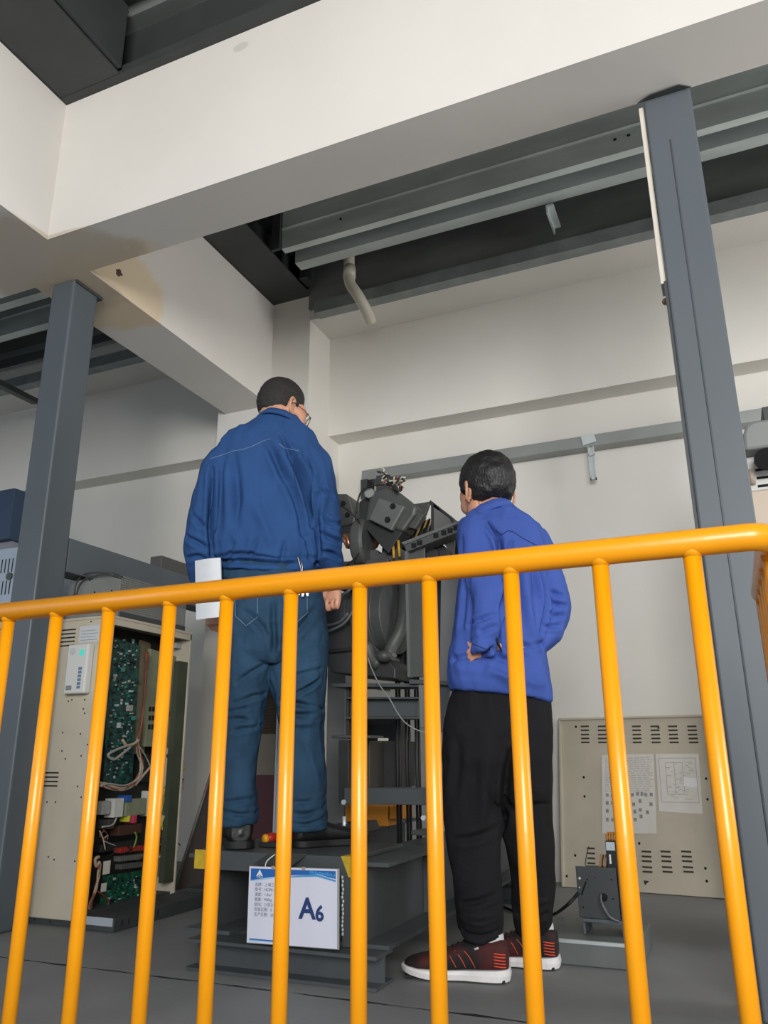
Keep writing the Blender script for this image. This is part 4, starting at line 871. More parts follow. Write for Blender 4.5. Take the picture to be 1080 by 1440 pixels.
# black cable on the floor to the transformer
bm = B(); z_ = .008
pts = [at(695, 1266, Z=z_), at(710, 1276, Z=z_), at(735, 1285, Z=z_), at(765, 1288, Z=z_), at(780, 1285, Z=z_+.005), at(795, 1275, Y=3.02), at(808, 1262, Y=3.0), at(814, 1255, Y=3.0)]
tube(bm, smoothpath(pts, 5), .006, 8); o = obj('power_cable', bm, M_black, smooth=True); props(o, 'black cable running over the floor to the transformer box', 'cable')
bm = B(); c = at(783, 1233, Z=.02)
for k in range(12):
    ellipsoid(bm, c+Vector((random.uniform(-.03, .03), random.uniform(-.02, .02), random.uniform(-.012, .008))), EX, EY, EZ, .012, .01, .008, 7, 5)
o = obj('rubble', bm, M_mach2); props(o, 'small heap of dark debris at the wall beside the vented panel', 'debris', kind='stuff')

# cabinet right of the right column
rcab = thing('control_cabinet', 'beige cabinet with white louvres behind the right column', 'cabinet', (.55, 3.4, 0))
bm = B(); box(bm, .175, .95, 3.30, 3.75, 0.002, 1.655); obj('body', bm, mat('beige_right', srgb(202, 186, 166), .55, var=.03), rcab, bevel=.003)
bm = B(); box(bm, .178, .94, 3.302, 3.74, 1.656, 1.80); lv = obj('louvre_band', bm, mat('louvre_white', srgb(206, 204, 198), .5), rcab, bevel=.003)
for i in range(4):
    z = 1.78-.034*i; bm = B(); box(bm, .205, .9, 3.299, 3.303, z-.010, z); obj('louvre_slot', bm, M_hole, lv)
bm = B(); c = at(1057, 671, Y=3.29); tube(bm, [c-EZ*.03, c+EZ*.03], .012, 12); obj('latch', bm, mat('latch_cream', srgb(170, 155, 140), .5), rcab, smooth=True)
mt = thing('motor_cover', 'grey rounded motor cover with a dark round opening, on the beige cabinet', 'cover', (.5, 3.4, 1.8))
bm = B(); prism(bm, [(.172, 3.22, 1.802), (.175, 3.22, 1.87), (.19, 3.22, 1.905), (.215, 3.22, 1.92), (.8, 3.22, 1.93), (.8, 3.22, 1.802), (.23, 3.22, 1.802)], (0, .4, 0)); obj('cover', bm, mat('cover_grey', srgb(128, 132, 130), .45, var=.05), mt, bevel=.012)
bm = B(); c = at(1078, 645, Y=3.215); tube(bm, [c, c+EY*.01], .045, 24); obj('round_opening', bm, M_hole, mt)
bm = B(); box(bm, .26, .7, 3.26, 3.5, 1.93, 1.99); obj('top_block', bm, M_dsteel, mt, bevel=.004)
# ================================================================== people
M_skin = mat('skin', srgb(205, 150, 122), 0.5, var=0.07, vscale=20, bump=0.03, bscale=150)
M_skin.node_tree.nodes['Principled BSDF'].inputs['Subsurface Weight'].default_value = 0.08
M_hair = mat('black_hair', srgb(28, 26, 26), 0.5, var=0.35, vscale=60, bump=0.5, bscale=120, stretch=(1, 1, 0.35))
M_hair2 = mat('cropped_hair', srgb(40, 36, 34), 0.65, var=0.4, vscale=90, bump=0.5, bscale=260)
def cloth(name, col, weave=380, var=0.10, vscale=5, rough=0.85, sheen=0):
    m = mat(name, col, rough, var=var, vscale=vscale, spec=0.25, sheen=sheen)
    nt = m.node_tree; N, L = nt.nodes, nt.links; b = N['Principled BSDF']
    tc = N.new('ShaderNodeTexCoord')
    n1 = N.new('ShaderNodeTexNoise'); n1.inputs['Scale'].default_value = weave; L.new(tc.outputs['Object'], n1.inputs['Vector'])
    n2 = N.new('ShaderNodeTexNoise'); n2.inputs['Scale'].default_value = 22; n2.inputs['Detail'].default_value = 4; n2.inputs['Distortion'].default_value = .8; L.new(tc.outputs['Object'], n2.inputs['Vector'])
    a = N.new('ShaderNodeMath'); a.operation = 'MULTIPLY_ADD'; L.new(n1.outputs['Fac'], a.inputs[0]); a.inputs[1].default_value = 0.12; L.new(n2.outputs['Fac'], a.inputs[2])
    bp = N.new('ShaderNodeBump'); bp.inputs['Strength'].default_value = .35; bp.inputs['Distance'].default_value = .012
    L.new(a.outputs[0], bp.inputs['Height']); L.new(bp.outputs[0], b.inputs['Normal'])
    return m
M_navy = cloth('work_jacket_blue', srgb(42, 76, 126))
M_royal = cloth('work_jacket_royal_blue', srgb(64, 88, 162))
M_jeans = cloth('blue_denim', srgb(42, 70, 94), var=.22, vscale=9)
M_trous = cloth('black_trouser_cloth', srgb(24, 23, 26), var=.1, sheen=0)
M_leather = mat('black_leather', srgb(26, 25, 26), 0.35, var=.2, vscale=20, bump=.1, bscale=60)

class Fig:
    def __init__(s, px, py, z, Y=None):
        s.O = at(px, py, Z=z) if Y is None else at(px, py, Y=Y); s.O.z = z
        d = Vector((s.O.x, s.O.y, 0)).normalized()
        s.v = d; s.u = Vector((d.y, -d.x, 0))
    def P(s, px, py, d=0.0):
        r = ray(px, py); t = (s.O.dot(s.v)+d - CO.dot(s.v))/r.dot(s.v)
        return CO + r*t
    def sc(s, p): return (p-CO).dot(FW)/FPX         # metres per pixel there
    def hor(s, rows, n=36, e=2.3, tilt=0.0):
        """torso rings from (y, xl, xr, d, depth_m)"""
        out = []
        for r in rows:
            y, xl, xr, d, rv = r[:5]
            a, b = s.P(xl, y, d), s.P(xr, y, d)
            c = (a+b)/2; c.z = (a.z+b.z)/2
            hw = (b-a).length/2
            sl = (r[5] if len(r) > 5 else 0)     # lean of the ring (hem tilt), rise from left to right in metres
            ax = (s.u*hw*2 + EZ*sl).normalized()
            out.append(ellring(c, ax, s.v, hw, rv, n, e))
        return out
    def limb(s, bm, pts, n=20, sm=4, e=2.0):
        """(px,py,d,rs_px,rd_px): smooth limb with given silhouette half width"""
        c = [s.P(p[0], p[1], p[2]) for p in pts]
        cs = smoothpath(c, sm); rr = smoothpath([Vector((p[3], p[4], 0)) for p in pts], sm)
        rings = []
        for i, p in enumerate(cs):
            t = (cs[min(i+1, len(cs)-1)]-cs[max(i-1, 0)]).normalized()
            vd = (p-CO).normalized(); a = t.cross(vd)
            if a.length < .2: a = t.cross(s.v)
            a.normalize(); b = a.cross(t)
            k = s.sc(p); rings.append(ellring(p, a, b, rr[i].x*k, rr[i].y*k, n, e))
        rings_loft(bm, rings)

def solid(bm, voxel, smooth_it=4, fac=0.5):
    """union of closed shells into one continuous surface (voxel remesh), returned as numpy-friendly mesh"""
    me = bpy.data.meshes.new('tmp'); bmesh.ops.recalc_face_normals(bm, faces=bm.faces); bm.to_mesh(me); bm.free()
    o = bpy.data.objects.new('tmp', me); COL.objects.link(o)
    md = o.modifiers.new('r', 'REMESH'); md.mode = 'VOXEL'; md.voxel_size = voxel
    if smooth_it:
        ms = o.modifiers.new('s', 'SMOOTH'); ms.factor = fac; ms.iterations = smooth_it
    dg = bpy.context.evaluated_depsgraph_get(); dg.update()
    out = bpy.data.meshes.new_from_object(o.evaluated_get(dg))
    bpy.data.objects.remove(o); bpy.data.meshes.remove(me)
    return out
def arrs(me):
    n = len(me.vertices); co = np.empty(n*3); no = np.empty(n*3)
    me.vertices.foreach_get('co', co); me.vertex_normals.foreach_get('vector', no)
    return co.reshape(-1, 3), no.reshape(-1, 3)
def put(me, co): me.vertices.foreach_set('co', co.ravel()); me.update()
def nz(co, sx, sy, sz, off=0.0):
    return np.array([noise.noise(Vector((c[0]*sx+off, c[1]*sy, c[2]*sz))) for c in co])
def bvh_of(me):
    return BVHTree.FromPolygons([v.co.copy() for v in me.vertices], [tuple(p.vertices) for p in me.polygons])
def hits(bv, pts, off=0.0):
    out = []
    for x, y in pts:
        d = ray(x, y).normalized(); h = bv.ray_cast(CO, d)
        if h[0] is not None: out.append(h[0] - d*off)
    return out
def folds(me, strokes, rough=0.0035, axis=(14, 14, 5)):
    """press creases (negative) and raise ridges (positive) along strokes lying on the cloth; then loose wrinkles"""
    bv = bvh_of(me); co, no = arrs(me); disp = np.zeros(len(co))
    for pts, wdt, amp in strokes:
        h = hits(bv, pts)
        if len(h) < 2: continue
        h = smoothpath(h, 4) if len(h) > 2 else h
        best = np.full(len(co), 1e9); tt = np.zeros(len(co)); m = len(h)-1
        for i, (a, b) in enumerate(zip(h, h[1:])):
            a_, b_ = np.array(a), np.array(b); ab = b_-a_; L2 = ab@ab+1e-12
            t = np.clip(((co-a_)@ab)/L2, 0, 1); d = np.linalg.norm(co-(a_+t[:, None]*ab), axis=1)
            k = d < best; best[k] = d[k]; tt[k] = (i+t[k])/m
        fade = np.sin(np.clip(tt*.86+.07, 0, 1)*PI)**.6
        disp += amp*fade*(np.exp(-(best/wdt)**2) - .35*np.exp(-((best-wdt*1.9)/(wdt))**2)*(1 if amp < 0 else -0))
    w = nz(co, *axis); w2 = nz(co, axis[0]*2.3, axis[1]*2.3, axis[2]*2.6, 7.1)
    disp *= 2.5
    disp += .005*(1-2.6*np.abs(nz(co, 7, 7, 2.6, 4.0)))
    disp += rough*1.5*((1-np.abs(w)*2.2)*.9 + w2*.7)
    put(me, co+no*disp[:, None])
def link_mesh(name, me, m, parent, label=None, smooth=True):
    o0 = rootloc(parent); co, _ = arrs(me); put(me, co-np.array(o0))
    me.materials.clear(); me.materials.append(m)
    if smooth: me.polygons.foreach_set('use_smooth', [True]*len(me.polygons))
    o = bpy.data.objects.new(name, me); COL.objects.link(o); o.parent = parent
    if label: o['label'] = label
    return o

def head_shells(bm, c, F, R, U, k=1.0):
    q = lambda f, r, u: c + (F*f+R*r+U*u)*k
    E_ = lambda p, rf, rr, ru, nu=20, nv=14: ellipsoid(bm, q(*p), F, R, U, rf*k, rr*k, ru*k, nu, nv)
    E_((-.012, 0, .030), .097, .076, .096, 32, 22)
    E_((.030, 0, -.030), .064, .063, .082, 28, 18)
    E_((.028, 0, -.074), .060, .061, .043)
    E_((.078, 0, -.098), .020, .024, .018)
    for s in (-1, 1):
        E_((.050, s*.043, -.030), .036, .026, .034)
        E_((.040, s*.053, .000), .038, .018, .045)
        E_((.004, s*.058, -.062), .034, .014, .030)
        E_((.083, s*.028, .026), .012, .023, .008)
        E_((.092, s*.031, -.008), .006, .014, .005)
        E_((.107, s*.011, -.034), .009, .008, .007)
        # ear: bowl, rim and lobe
        e0 = (-.008, s*.077, -.010)
        Fe = (F*.86+R*s*.5-U*.1).normalized(); 
        ellipsoid(bm, q(-.006, s*.074, -.012), F, R, U, .012*k, .010*k, .024*k, 12, 8)
        rim = []
        for i in range(15):
            a = -2.2 + 4.6*i/14
            rim.append(q(-.010-.019*math.cos(a)*.9-.004*math.sin(a), s*(.090+.009*math.cos(a)), -.008+.031*math.sin(a)))
        tube(bm, rim, 0.0056*k, 8)
        inner = [q(-.010-.009*math.cos(a), s*.083, -.006+.016*math.sin(a)) for a in [(-1.8+3.4*i/8) for i in range(9)]]
        tube(bm, inner, .0032*k, 6)
        ellipsoid(bm, q(-.004, s*.080, -.038), F, R, U, .008*k, .005*k, .010*k, 10, 8)
        ellipsoid(bm, q(-.014, s*.080, -.008), F, R, U, .014*k, .004*k, .024*k, 12, 8)
    tube(bm, [q(.090, 0, .022), q(.103, 0, .0), q(.116, 0, -.026), q(.110, 0, -.036)], [.008*k, .010*k, .014*k, .009*k], 12)
    E_((.091, 0, -.056), .011, .021, .006); E_((.089, 0, -.066), .011, .018, .007)
def eyes(c, F, R, U, par, k=1.0):
    for s in (-1, 1):
        bm = B(); ellipsoid(bm, c+(F*.0845+R*s*.031+U*.004)*k, F, R, U, .0115*k, .0115*k, .0095*k, 14, 10)
        ellipsoid(bm, c+(F*.0935+R*s*.031+U*.004)*k, F, R, U, .003*k, .005*k, .005*k, 10, 8, mi=1)
        obj('eye', bm, [mat('eye_white', srgb(225, 220, 215), .3), mat('eye_dark', srgb(30, 22, 18), .2)], par, smooth=True)
        bm = B(); tube(bm, [c+(F*(.096-abs(t)*.5)+R*s*(.031+t)+U*(.032-abs(t)*.15))*k for t in (-.018, -.008, .004, .016)], [.002, .0035, .003, .0015], 6)
        obj('eyebrow', bm, M_hair, par, smooth=True)
def hair_shell(name, c, F, R, U, par, m, mask, thick, k=1.0, rough=.004, fscale=45, n=120, mm=84, label=None):
    """hair: a shell round the cranium; mask(f,r,u) in -1..1 lifts it off the skin or sinks it under"""
    bm = B(); c0 = c+(F*-.012+U*.030)*k; vs = []
    top = None
    for i in range(mm+1):
        th = PI*i/mm; row = []
        for j in range(n):
            ph = 2*PI*j/n
            d = (math.sin(th)*math.cos(ph), math.sin(th)*math.sin(ph), math.cos(th))
            rx, ry, rz = .097*k, .076*k, .096*k
            r = 1/math.sqrt((d[0]/rx)**2+(d[1]/ry)**2+(d[2]/rz)**2)
            f, s_, u = d[0]*r/k-.012, d[1]*r/k, d[2]*r/k+.030
            mk, th_ = mask(f, s_, u), thick(f, s_, u)
            nn = noise.noise(Vector((d[0]*fscale*.14+3, d[1]*fscale*.14, d[2]*fscale*.14)))*1.2+noise.noise(Vector((d[0]*fscale, d[1]*fscale, d[2]*fscale*.5)))*.8
            g = max(-1, min(1, mk)); g = g*.5+.5; g = g*g*(3-2*g)
            rr = r + (th_+rough*nn)*k*g - .022*k*(1-g)
            row.append(c0 + (F*d[0]+R*d[1]+U*d[2])*rr)
            if i in (0, mm): break
        vs.append([bm.verts.new(p) for p in row])
    for i in range(mm):
        a, b = vs[i], vs[i+1]
        for j in range(n):
            if i == 0: bm.faces.new((a[0], b[j], b[(j+1) % n]))
            elif i == mm-1: bm.faces.new((a[j], b[0], a[(j+1) % n]))
            else: bm.faces.new((a[j], b[j], b[(j+1) % n], a[(j+1) % n]))
    return obj(name, bm, m, par, smooth=True, label=label)
def hand(bm, wrist, D, N_, T, curl, k=1.0, thumb=(.5, .35), wr=.026, spread=.010):
    """wrist point, D wrist->knuckles, N_ back-of-hand normal, T towards the thumb side; curl = joint angles per finger"""
    D, N_, T = D.normalized(), N_.normalized(), T.normalized()
    rings = []
    for t, hw, ht in ((-.03, wr*.95, .021), (0, wr, .019), (.025, .036, .017), (.06, .041, .0155), (.088, .039, .013)):
        rings.append(ellring(wrist+D*t*k, T, N_, hw*k, ht*k, 16, 2.6))
    rings_loft(bm, rings)
    for i, (off, ln) in enumerate(((.030, .068), (.0105, .076), (-.0095, .070), (-.028, .055))):
        b = wrist + D*(.080-abs(off)*.12)*k + T*off*k; ang = 0; p = b; pts = [b-D*.014*k]; cu = curl[i]
        d = D; pts.append(p)
        for j, fr in enumerate((.46, .30, .24)):
            ang += cu[j]
            dd = (D*math.cos(ang) - N_*math.sin(ang) + T*(off*spread*30*.03)).normalized()
            p = p + dd*ln*fr*k; pts.append(p)
        cs = smoothpath(pts, 3); m_ = len(cs)
        tube(bm, cs, [(.0098-.0026*(q/(m_-1)))*k for q in range(m_)], 10)
        ellipsoid(bm, cs[-1], D, N_, T, .0070*k, .0070*k, .0070*k, 8, 6)
        ellipsoid(bm, b+N_*.003*k, D, N_, T, .011*k, .010*k, .010*k, 10, 8)
    a, c_ = thumb
    b = wrist+D*.018*k+T*.026*k-N_*.004*k; d1 = (D*math.cos(a)+T*math.sin(a)-N_*c_).normalized(); d2 = (D*math.cos(a*.3)+T*math.sin(a*.3)-N_*c_*1.8).normalized()
    pts = [b-d1*.01*k, b, b+d1*.034*k, b+d1*.034*k+d2*.028*k, b+d1*.034*k+d2*.052*k]
    cs = smoothpath(pts, 3); tube(bm, cs, [(.0145-.0055*(q/(len(cs)-1)))*k for q in range(len(cs))], 10); ellipsoid(bm, cs[-1], D, N_, T, .009*k, .009*k, .009*k, 8, 6)

# ------------------------------------------------------------------ taller person, seen from behind
f1 = Fig(385, 1190, 0.353, Y=2.60)
p1 = thing('person', 'taller person with glasses and cropped hair in navy jacket and jeans', 'person', (f1.O.x, f1.O.y, 0.353))
P1 = f1.P
# head
hc1 = P1(396, 580, .03)
a_ = math.radians(56)
F1 = (f1.v*math.cos(a_)+f1.u*math.sin(a_)); F1 = (F1 - EZ*.26).normalized(); R1 = F1.cross(EZ).normalized(); U1 = R1.cross(F1).normalized()
bm = B(); head_shells(bm, hc1, F1, R1, U1, 1.09)
f1.limb(bm, [(393, 588, .02, 29, 28), (389, 606, .0, 28, 28), (385, 640, -.01, 30, 28)])
rings_loft(bm, f1.hor([(622, 345, 425, 0, .06), (640, 315, 440, 0, .09), (700, 305, 440, 0, .10), (780, 318, 438, 0, .10), (830, 318, 440, 0, .10), (900, 330, 440, 0, .10), (925, 340, 430, 0, .08)]))
f1.limb(bm, [(318, 648, 0, 20, 20), (288, 755, -.02, 15, 15), (296, 815, .04, 12, 12), (303, 850, .07, 10, 10)])
f1.limb(bm, [(432, 646, 0, 20, 20), (457, 755, -.03, 15, 15), (465, 795, .02, 12, 12), (470, 830, .05, 10, 10)])
f1.limb(bm, [(352, 900, 0, 28, 30), (347, 1000, 0, 21, 22), (338, 1110, 0, 17, 18), (337, 1178, 0, 12, 12)])
f1.limb(bm, [(415, 900, 0, 28, 30), (425, 1010, 0, 21, 22), (428, 1110, 0, 17, 18), (430, 1178, 0, 12, 12)])
# hands: left one grips the booklet, right one a loose fist
wl = P1(303, 850, .07)
hand(bm, wl, (P1(302, 872, .09)-wl), -f1.u*.8-f1.v*.5, -f1.v*.5+f1.u*.8, [(.5, .9, .6)]*4, .92, (.55, .5))
wr_ = P1(470, 826, .05)
hand(bm, wr_, (P1(462, 866, .04)-wr_), f1.u*.62+f1.v*.78, -f1.u*.78+f1.v*.62, [(.9, 1.35, .8), (1.05, 1.4, .8), (1.2, 1.4, .8), (1.35, 1.4, .8)], 1.08, (.7, .6))
me = solid(bm, .0036, 2, .45); body1 = link_mesh('body', me, M_skin, p1)
eyes(hc1, F1, R1, U1, p1, 1.09)
def mask1(f, r, u):
    n_ = .004*noise.noise(Vector((f*90, r*90, u*90)))
    if f < -.045: lo = -.050
    elif f < -.012: lo = -.050+.052*((f+.045)/.033)**2
    elif f < .008: lo = .014
    elif f < .026: lo = -.004
    else: lo = .012+(f-.026)*.5
    return min((u-lo+n_)*40, (.082-f+n_)*24)
hair_shell('hair', hc1, F1, R1, U1, p1, M_hair2, mask1, lambda f, r, u: .002+.012*max(0, min(1, (u-.05)*14)), 1.09, rough=.0012, fscale=60)
# jacket
bm = B()
rings_loft(bm, f1.hor([(590, 366, 416, .0, .075), (602, 345, 430, 0, .095), (614, 324, 442, 0, .115), (630, 308, 450, 0, .13), (655, 303, 451, 0, .142), (700, 300, 450, 0, .150), (745, 298, 450, 0, .155), (772, 297, 450, 0, .158), (786, 301, 449, 0, .155), (796, 311, 445, 0, .138), (808, 314, 443, 0, .135)], e=2.5))
f1.limb(bm, [(324, 640, 0, 20, 34), (311, 660, 0, 25, 37), (300, 700, -.01, 26, 36), (290, 745, -.02, 26, 33), (287, 775, .0, 25, 30), (291, 805, .03, 22, 26), (297, 832, .05, 17, 20)], e=2.2)
f1.limb(bm, [(430, 636, 0, 21, 34), (439, 656, 0, 26, 37), (446, 700, -.01, 27, 36), (453, 740, -.03, 26, 34), (457, 768, -.02, 24, 30), (463, 790, .0, 20, 24), (465, 815, .03, 17, 19)], e=2.2)
me = solid(bm, .0062, 3)
st1 = [
 ([(412, 640), (420, 665), (430, 700), (440, 740)], .016, -.022), ([(376, 622), (395, 660), (414, 705), (426, 752)], .014, -.012),
 ([(392, 640), (408, 690), (418, 735)], .016, .010), ([(330, 640), (334, 690), (332, 740)], .016, -.008),
 ([(318, 655), (322, 700), (316, 755)], .018, .006), ([(440, 660), (446, 700), (440, 745)], .015, .008),
 ([(298, 660), (297, 700), (296, 745), (299, 782)], .010, -.016), ([(447, 700), (446, 740), (450, 778)], .010, -.014),
 ([(300, 778), (340, 772), (390, 780), (440, 778)], .010, .006), ([(302, 790), (350, 790), (400, 794), (445, 792)], .009, -.012),
 ([(360, 760), (352, 785)], .010, -.006), ([(400, 765), (395, 790)], .009, -.006), ([(328, 765), (322, 788)], .009, -.006), ([(430, 755), (434, 786)], .009, -.006),
 ([(455, 690), (468, 700), (476, 716)], .010, -.006), ([(452, 725), (464, 735), (478, 738)], .009, -.007), ([(452, 750), (465, 757), (478, 764)], .009, -.008), ([(455, 775), (466, 778), (478, 786)], .008, -.007),
 ([(270, 720), (280, 735), (292, 742)], .009, -.006), ([(264, 755), (276, 762), (290, 770)], .009, -.007), ([(266, 785), (278, 782), (290, 788)], .008, -.006),
 ([(395, 612), (404, 630), (408, 645)], .009, -.008), ([(352, 705), (372, 740), (380, 770)], .02, .006), ([(425, 640), (432, 655), (440, 668)], .010, -.008)]
folds(me, st1, .0038)
jk_bv = bvh_of(me); jacket1 = link_mesh('jacket', me, M_navy, p1)
def seam(bv, pts, r, par, m, name='stitching', off=.0006):
    dense = [(a[0]+(b[0]-a[0])*k/7, a[1]+(b[1]-a[1])*k/7) for a, b in zip(pts, pts[1:]) for k in range(7)]+[pts[-1]]
    h = hits(bv, dense, off)
    if len(h) > 1:
        bm = B(); tube(bm, h, r, 5); obj(name, bm, m, par, smooth=True)
M_stitch = mat('light_stitching', srgb(120, 140, 165), .8)
M_seamn = mat('navy_seam', srgb(24, 44, 84), .9)
seam(jk_bv, [(296, 645), (312, 640), (328, 634), (342, 632), (356, 627), (370, 620), (380, 617)], .0011, jacket1, M_stitch)
seam(jk_bv, [(392, 624), (400, 630), (410, 632), (420, 634)], .0011, jacket1, M_stitch)
seam(jk_bv, [(414, 640), (412, 660), (418, 690), (428, 715)], .0012, jacket1, M_seamn)
# collar
def collar(fig, par, m, c_px, rx, rv, h, tilt_u, tilt_v, d=0.0, lean=.012, gap=None):
    c = fig.P(c_px[0], c_px[1], d); rings = []
    ax = (fig.u + EZ*tilt_u).normalized(); ay = (fig.v + EZ*tilt_v).normalized(); up = ax.cross(ay)
    bm = B()
    prof = [(0, 0), (h*.5, -.004), (h, -.006), (h+.004, .000), (h*.95, .010), (h*.45, .020), (-h*.15, .027), (-h*.2, .018), (0, .010)]
    n = 44; cols = []
    for j in range(n):
        t = 2*PI*j/n
        dr = ax*math.cos(t)*rx+ay*math.sin(t)*rv; rn = (ax*math.cos(t)+ay*math.sin(t))
        wob = .0015*math.sin(5*t)+.001*math.sin(9*t+1)
        cols.append([bm.verts.new(c+dr+rn*(o_+wob)+up*z_) for z_, o_ in prof])
    for j in range(n):
        a, b = cols[j], cols[(j+1) % n]
        for i in range(len(prof)): bm.faces.new((a[i], a[(i+1) % len(prof)], b[(i+1) % len(prof)], b[i]))
    return obj('collar', bm, m, par, smooth=True)
collar(f1, jacket1, M_navy, (391, 604), .076, .085, .035, -.22, -.30)
# jeans
bm = B()
rings_loft(bm, f1.hor([(782, 318, 440, 0, .112), (800, 312, 446, 0, .12), (850, 315, 455, 0, .135), (895, 318, 460, 0, .138), (920, 320, 461, 0, .13), (932, 324, 460, 0, .115)], e=2.4))
f1.limb(bm, [(354, 890, 0, 36, 44), (352, 930, 0, 31, 40), (346, 985, 0, 27, 33), (340, 1035, 0, 24, 29), (336, 1085, 0, 23, 27), (337, 1130, 0, 24, 27), (338, 1158, 0, 24, 27)], e=2.3)
f1.limb(bm, [(420, 890, 0, 40, 46), (418, 940, 0, 42, 42), (423, 990, 0, 34, 35), (426, 1040, 0, 29, 30), (429, 1090, 0, 27, 28), (431, 1140, 0, 27, 28), (431, 1166, 0, 28, 29)], e=2.3)
me = solid(bm, .0062, 2)
st = [([(385, 880), (386, 905), (383, 930)], .010, -.014), ([(385, 850), (384, 880)], .010, -.008),
 ([(322, 1002), (345, 996), (370, 1004)], .008, -.008), ([(322, 1012), (342, 1012), (366, 1020)], .007, -.007), ([(318, 1030), (340, 1026), (360, 1022)], .007, -.006), ([(330, 990), (355, 980), (372, 976)], .008, -.006),
 ([(418, 975), (434, 966), (448, 956)], .007, -.010), ([(396, 985), (420, 990), (452, 996)], .008, -.009), ([(398, 1002), (425, 1006), (455, 998)], .008, -.009), ([(398, 955), (425, 948), (450, 940)], .008, -.005),
 ([(402, 1015), (428, 1018), (454, 1012)], .009, .006), ([(335, 960), (350, 948), (370, 935)], .008, -.006),
 ([(316, 1140), (338, 1146), (360, 1142)], .007, -.008), ([(318, 1128), (336, 1126), (356, 1122)], .007, -.006), ([(405, 1140), (430, 1146), (456, 1132)], .008, -.009), ([(405, 1125), (428, 1128), (456, 1118)], .007, -.006), ([(406, 1156), (430, 1160), (454, 1150)], .006, -.006),
 ([(428, 1040), (438, 1070), (446, 1105)], .012, .005), ([(345, 860), (365, 878), (380, 900)], .012, -.006), ([(440, 860), (420, 885), (396, 905)], .012, -.006)]
folds(me, st, .0034, (16, 16, 8)); jb = bvh_of(me); jeans1 = link_mesh('jeans', me, M_jeans, p1)
seam(jb, [(314, 812), (350, 815), (400, 812), (444, 808)], .0012, jeans1, M_seamn)
for pk in ([(330, 822), (362, 820), (362, 868), (346, 880), (331, 866), (330, 822)], [(398, 820), (432, 818), (432, 862), (416, 876), (400, 866), (398, 820)]): seam(jb, pk, .0011, jeans1, M_stitch, 'pocket_stitching')
# shoes
def shoe(par, heel, D, L, w_, h, m_up, m_sole, sole_h=.022, ankle=.075, dress=True, name='shoe', white=False):
    D = Vector((D.x, D.y, 0)).normalized(); S = D.cross(EZ)
    rows = [(0, .62, .85), (.06, .82, 1.0), (.2, .86, 1.0), (.38, .80, .93), (.55, .92, .70), (.7, 1.0, .56), (.84, .92, .47), (.94, .68, .38), (1.0, .32, .26)]
    bm = B(); rings = []
    for t, ww, hh in rows:
        c = heel + D*L*t + EZ*(sole_h*(1 if dress else 1-.4*t)+ (h*hh)/2 - .004)
        rings.append(ellring(c, S, EZ, w_/2*ww, h*hh/2+.004, 20, 2.8))
    rings_loft(bm, rings)
    c = heel + D*L*.16
    rings_loft(bm, [ellring(c+EZ*(sole_h+.02), D, S, L*.17, w_*.36, 20), ellring(c+EZ*(h*1.0), D, S, L*.15, w_*.36, 20), ellring(c+EZ*ankle-D*.003, D, S, L*.14, w_*.34, 20)])
    me = solid(bm, .0045, 3)
    s = up = link_mesh(name, me, m_up, par)
    bm = B(); out = []
    rows2 = [(-.012, .35), (.02, .66), (.1, .88), (.25, .88), (.42, .80), (.58, .92), (.72, 1.02), (.86, .94), (.96, .66), (1.02, .22)]
    lo = [heel+D*L*t+S*w_/2*k_*1.04 for t, k_ in rows2]; hi = [heel+D*L*t-S*w_/2*k_*1.04 for t, k_ in reversed(rows2)]
    ring = smoothpath(lo, 3)+smoothpath(hi, 3)
    def lift(p, z):
        t = (p-heel).dot(D)/L; return p+EZ*(z + (.012 if not dress else .006)*max(0, t-.75)/.25*(1 if z < .012 else 1))
    rings_loft(bm, [[lift(p, 0.0005) for p in ring], [lift(p, sole_h*.5)+((p-heel-D*L*.5).normalized()*(.003 if not dress else 0)) for p in ring], [lift(p, sole_h*(1 if dress else 1-.4*max(0, min(1, (p-heel).dot(D)/L)))) for p in ring]])
    obj('sole', bm, m_sole, s, smooth=False, bevel=.002)
    return s, up
M_soleb = mat('black_sole', srgb(18, 18, 18), .6)
hl = f1.P(338, 1192, -.05); hl.z = .354
shoe(p1, hl, f1.v*1.0-f1.u*.12, .285, .112, .088, M_leather, M_soleb, .026, .105)
hr = f1.P(412, 1186, -.02); hr.z = .354
shoe(p1, hr, f1.u*.93+f1.v*.34, .290, .104, .068, M_leather, M_soleb, .022, .105)
# glasses
bm = B()
q1 = lambda f, r, u: hc1 + (F1*f+R1*r+U1*u)*1.09
for s in (-1, 1):
    pts = [q1(.106-.012*abs(math.cos(a))*0, s*(.033+.026*math.cos(a)), .000+.019*math.sin(a)) for a in [2*PI*i/20 for i in range(21)]]
    pts = [p + F1*(-.010*max(0, abs((p-hc1).dot(R1))-.03)/.03) for p in pts]
    tube(bm, pts, .0018, 6, caps=False)
    tube(bm, [q1(.098, s*.060, .008), q1(.05, s*.081, .008), q1(-.005, s*.086, .010), q1(-.018, s*.086, -.004)], .0016, 6)
tube(bm, [q1(.108, -.008, .003), q1(.113, 0, .006), q1(.108, .008, .003)], .0013, 6)
gl = obj('glasses', bm, mat('dark_frame', srgb(30, 25, 25), .3, metal=.3), p1, smooth=True)
